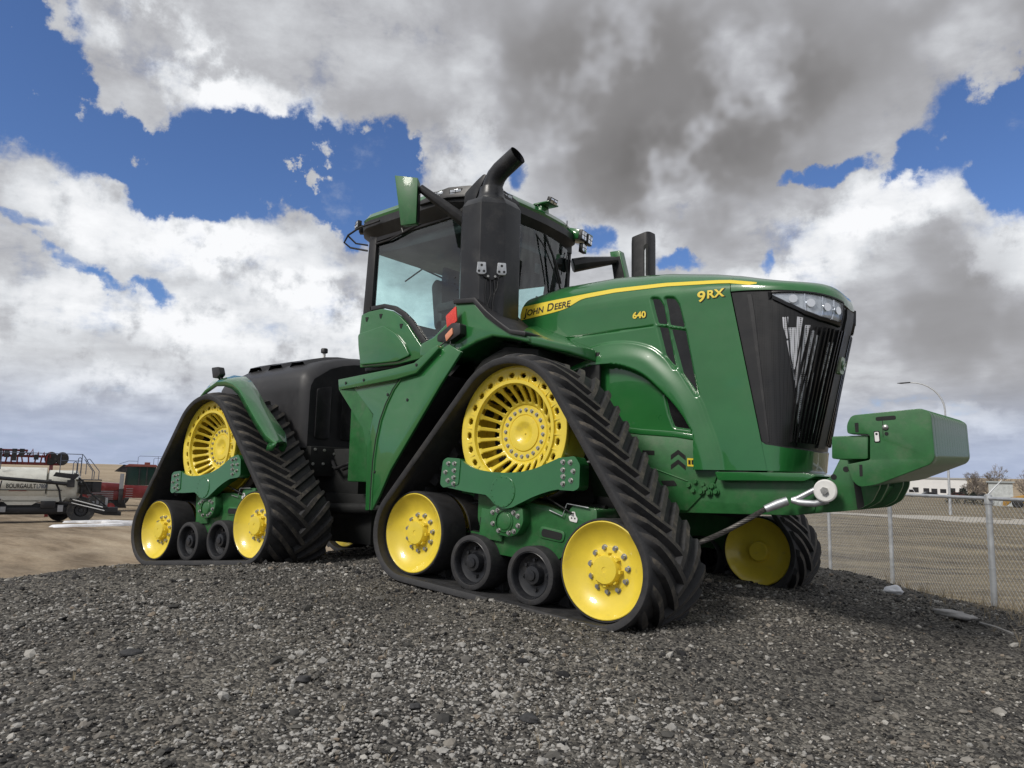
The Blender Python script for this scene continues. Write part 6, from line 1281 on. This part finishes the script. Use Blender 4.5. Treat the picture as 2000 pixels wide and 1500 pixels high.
def vehicle(x, y, rz, col, lab, van=False):
    c = frame_at('parked_car', x, y, rz); tag(c, lab, 'car', 'cars parked in front of the white building'); m = M()
    side = [(-2.2, .35), (2.2, .35), (2.25, .85), (1.3, 1.0), (.7, 1.5), (-1.2, 1.55), (-1.9, 1.05), (-2.25, .9)] if not van else [(-2.6, .4), (2.6, .4), (2.6, 1.1), (2.0, 1.3), (1.6, 2.2), (-2.6, 2.2)]
    m.prism(rpoly(side, .12, 3), -.9, .9, 'y'); mk('body', m, mat('car_paint', col, .3, coat=.5), c, bev=.03)
    m = M(); m.prism([(-1.1, 1.02), (1.15, 1.0), (.62, 1.42), (-1.0, 1.46)] if not van else [(.6, 1.3), (1.9, 1.3), (1.55, 2.0), (.6, 2.0)], -.91, .91, 'y'); mk('window', m, GLOSSB, c)
    for xx in (-1.35, 1.4): m = M(); m.lathe([(.001, -.93), (.33, -.93), (.34, -.7), (.34, .7), (.33, .93), (.001, .93)], 16, o=(xx, 0, .34), ax='y'); mk('wheel', m, TYRE, c)
cars = [((.02, .02, .025), 'black car, first from the left in the row before the buildings'), ((.05, .05, .06), 'charcoal car, second from the left in the far row'), ((.30, .31, .33), 'silver car, third from the left in the far row'), ((.02, .03, .05), 'navy car in the middle of the far row'), ((.6, .6, .6), 'white van in the far row of parked cars'),
        ((.03, .03, .03), 'black car just left of the lime green panel'), ((.12, .02, .02), 'dark red car under the lime green panel'), ((.04, .05, .06), 'dark grey car in front of the white building')]
for i, (c_, lab) in enumerate(cars): vehicle(-58 + i * 5.6 + (1 if i % 3 == 0 else 0), 214 + (i % 2) * 1.5, 12 + (i % 3) * 8, c_, lab, van=(i == 4))
ym = frame_at('wheel_loader', -4.4, 134, 0); tag(ym, 'ochre machine parked at the right edge beyond the fence', 'machine')
m = M(); m.prism(rpoly([(-1.8, .8), (3.2, .8), (3.2, 1.9), (1.6, 2.2), (-.2, 2.1), (-1.8, 1.7)], .12, 3), -.9, .9, 'y'); mk('body', m, OCHRE, ym, bev=.04); m = M(); m.prism([(-.2, 2.1), (1.3, 2.15), (1.2, 3.1), (-.1, 3.1)], -.8, .8, 'y'); mk('cab', m, GLASSG, ym); m = M(); m.prism([(-1.7, 1.2), (-2.6, .3), (-3.1, .3), (-2.9, 1.1), (-1.9, 1.7)], -1.1, 1.1, 'y'); mk('bucket', m, OCHRE, ym)
for xx in (-1.1, 2.1): m = M(); m.lathe([(.001, -1.2), (.65, -1.2), (.75, -1.0), (.75, 1.0), (.65, 1.2), (.001, 1.2)], 22, o=(xx, 0, .75), ax='y'); mk('wheel', m, TYRE, ym)
# dry grass tufts along the fence and by the pad: uncountable
def tufts():
    m = M(); r_ = random.Random(9)
    for k in range(2600):
        if k % 5 == 0: x = r_.uniform(-1.0, 3.6); y = r_.uniform(-5.5, -2.4); hh = r_.uniform(.02, .06); nb = 4
        else:
            s_ = r_.uniform(-4, 14); p = FP0 + FU * s_ + FN_ * r_.gauss(-.15, .45); x, y = p.x, p.y; hh = r_.uniform(.05, .17); nb = 5
            if r_.random() < .3: continue
        if k % 5 == 0 and r_.random() < .78: continue
        z = float(ground_h(x, y)) - .01
        for b__ in range(nb):
            a = r_.uniform(0, 2 * PI); l = hh * r_.uniform(.6, 1.3); lean = r_.uniform(.2, .9); dx, dy = math.cos(a) * l * lean, math.sin(a) * l * lean; w_ = .0018; ox, oy = -math.sin(a) * w_, math.cos(a) * w_
            m.add([(x + ox, y + oy, z), (x - ox, y - oy, z), (x + dx * .5 - ox * .7, y + dy * .5 - oy * .7, z + l * .7), (x + dx * .5 + ox * .7, y + dy * .5 + oy * .7, z + l * .7), (x + dx, y + dy, z + l)], [(0, 1, 2, 3), (3, 2, 4)])
    o = mk('dry_grass', m, mat('straw', (.34, .28, .19), .9, noise=(3, .3)), smooth=False, recalc=False); tag(o, 'thin dry straw growing through the gravel and along the fence', 'grass', kind='stuff')
tufts()
# paved road beyond the field on the right
m = M(); 
rows = []
for i in range(60):
    x = -140 + i * 4.5; y0 = 70 + x * -.02; rows.append([(x, y, float(ground_h(x, y)) + .03) for y in (y0, y0 + 3, y0 + 6, y0 + 9)])
m.grid(rows); o = mk('road', m, mat('pale_gravel_road', (.40, .37, .32), .95, noise=(.8, .15)), smooth=True); tag(o, kind='structure')
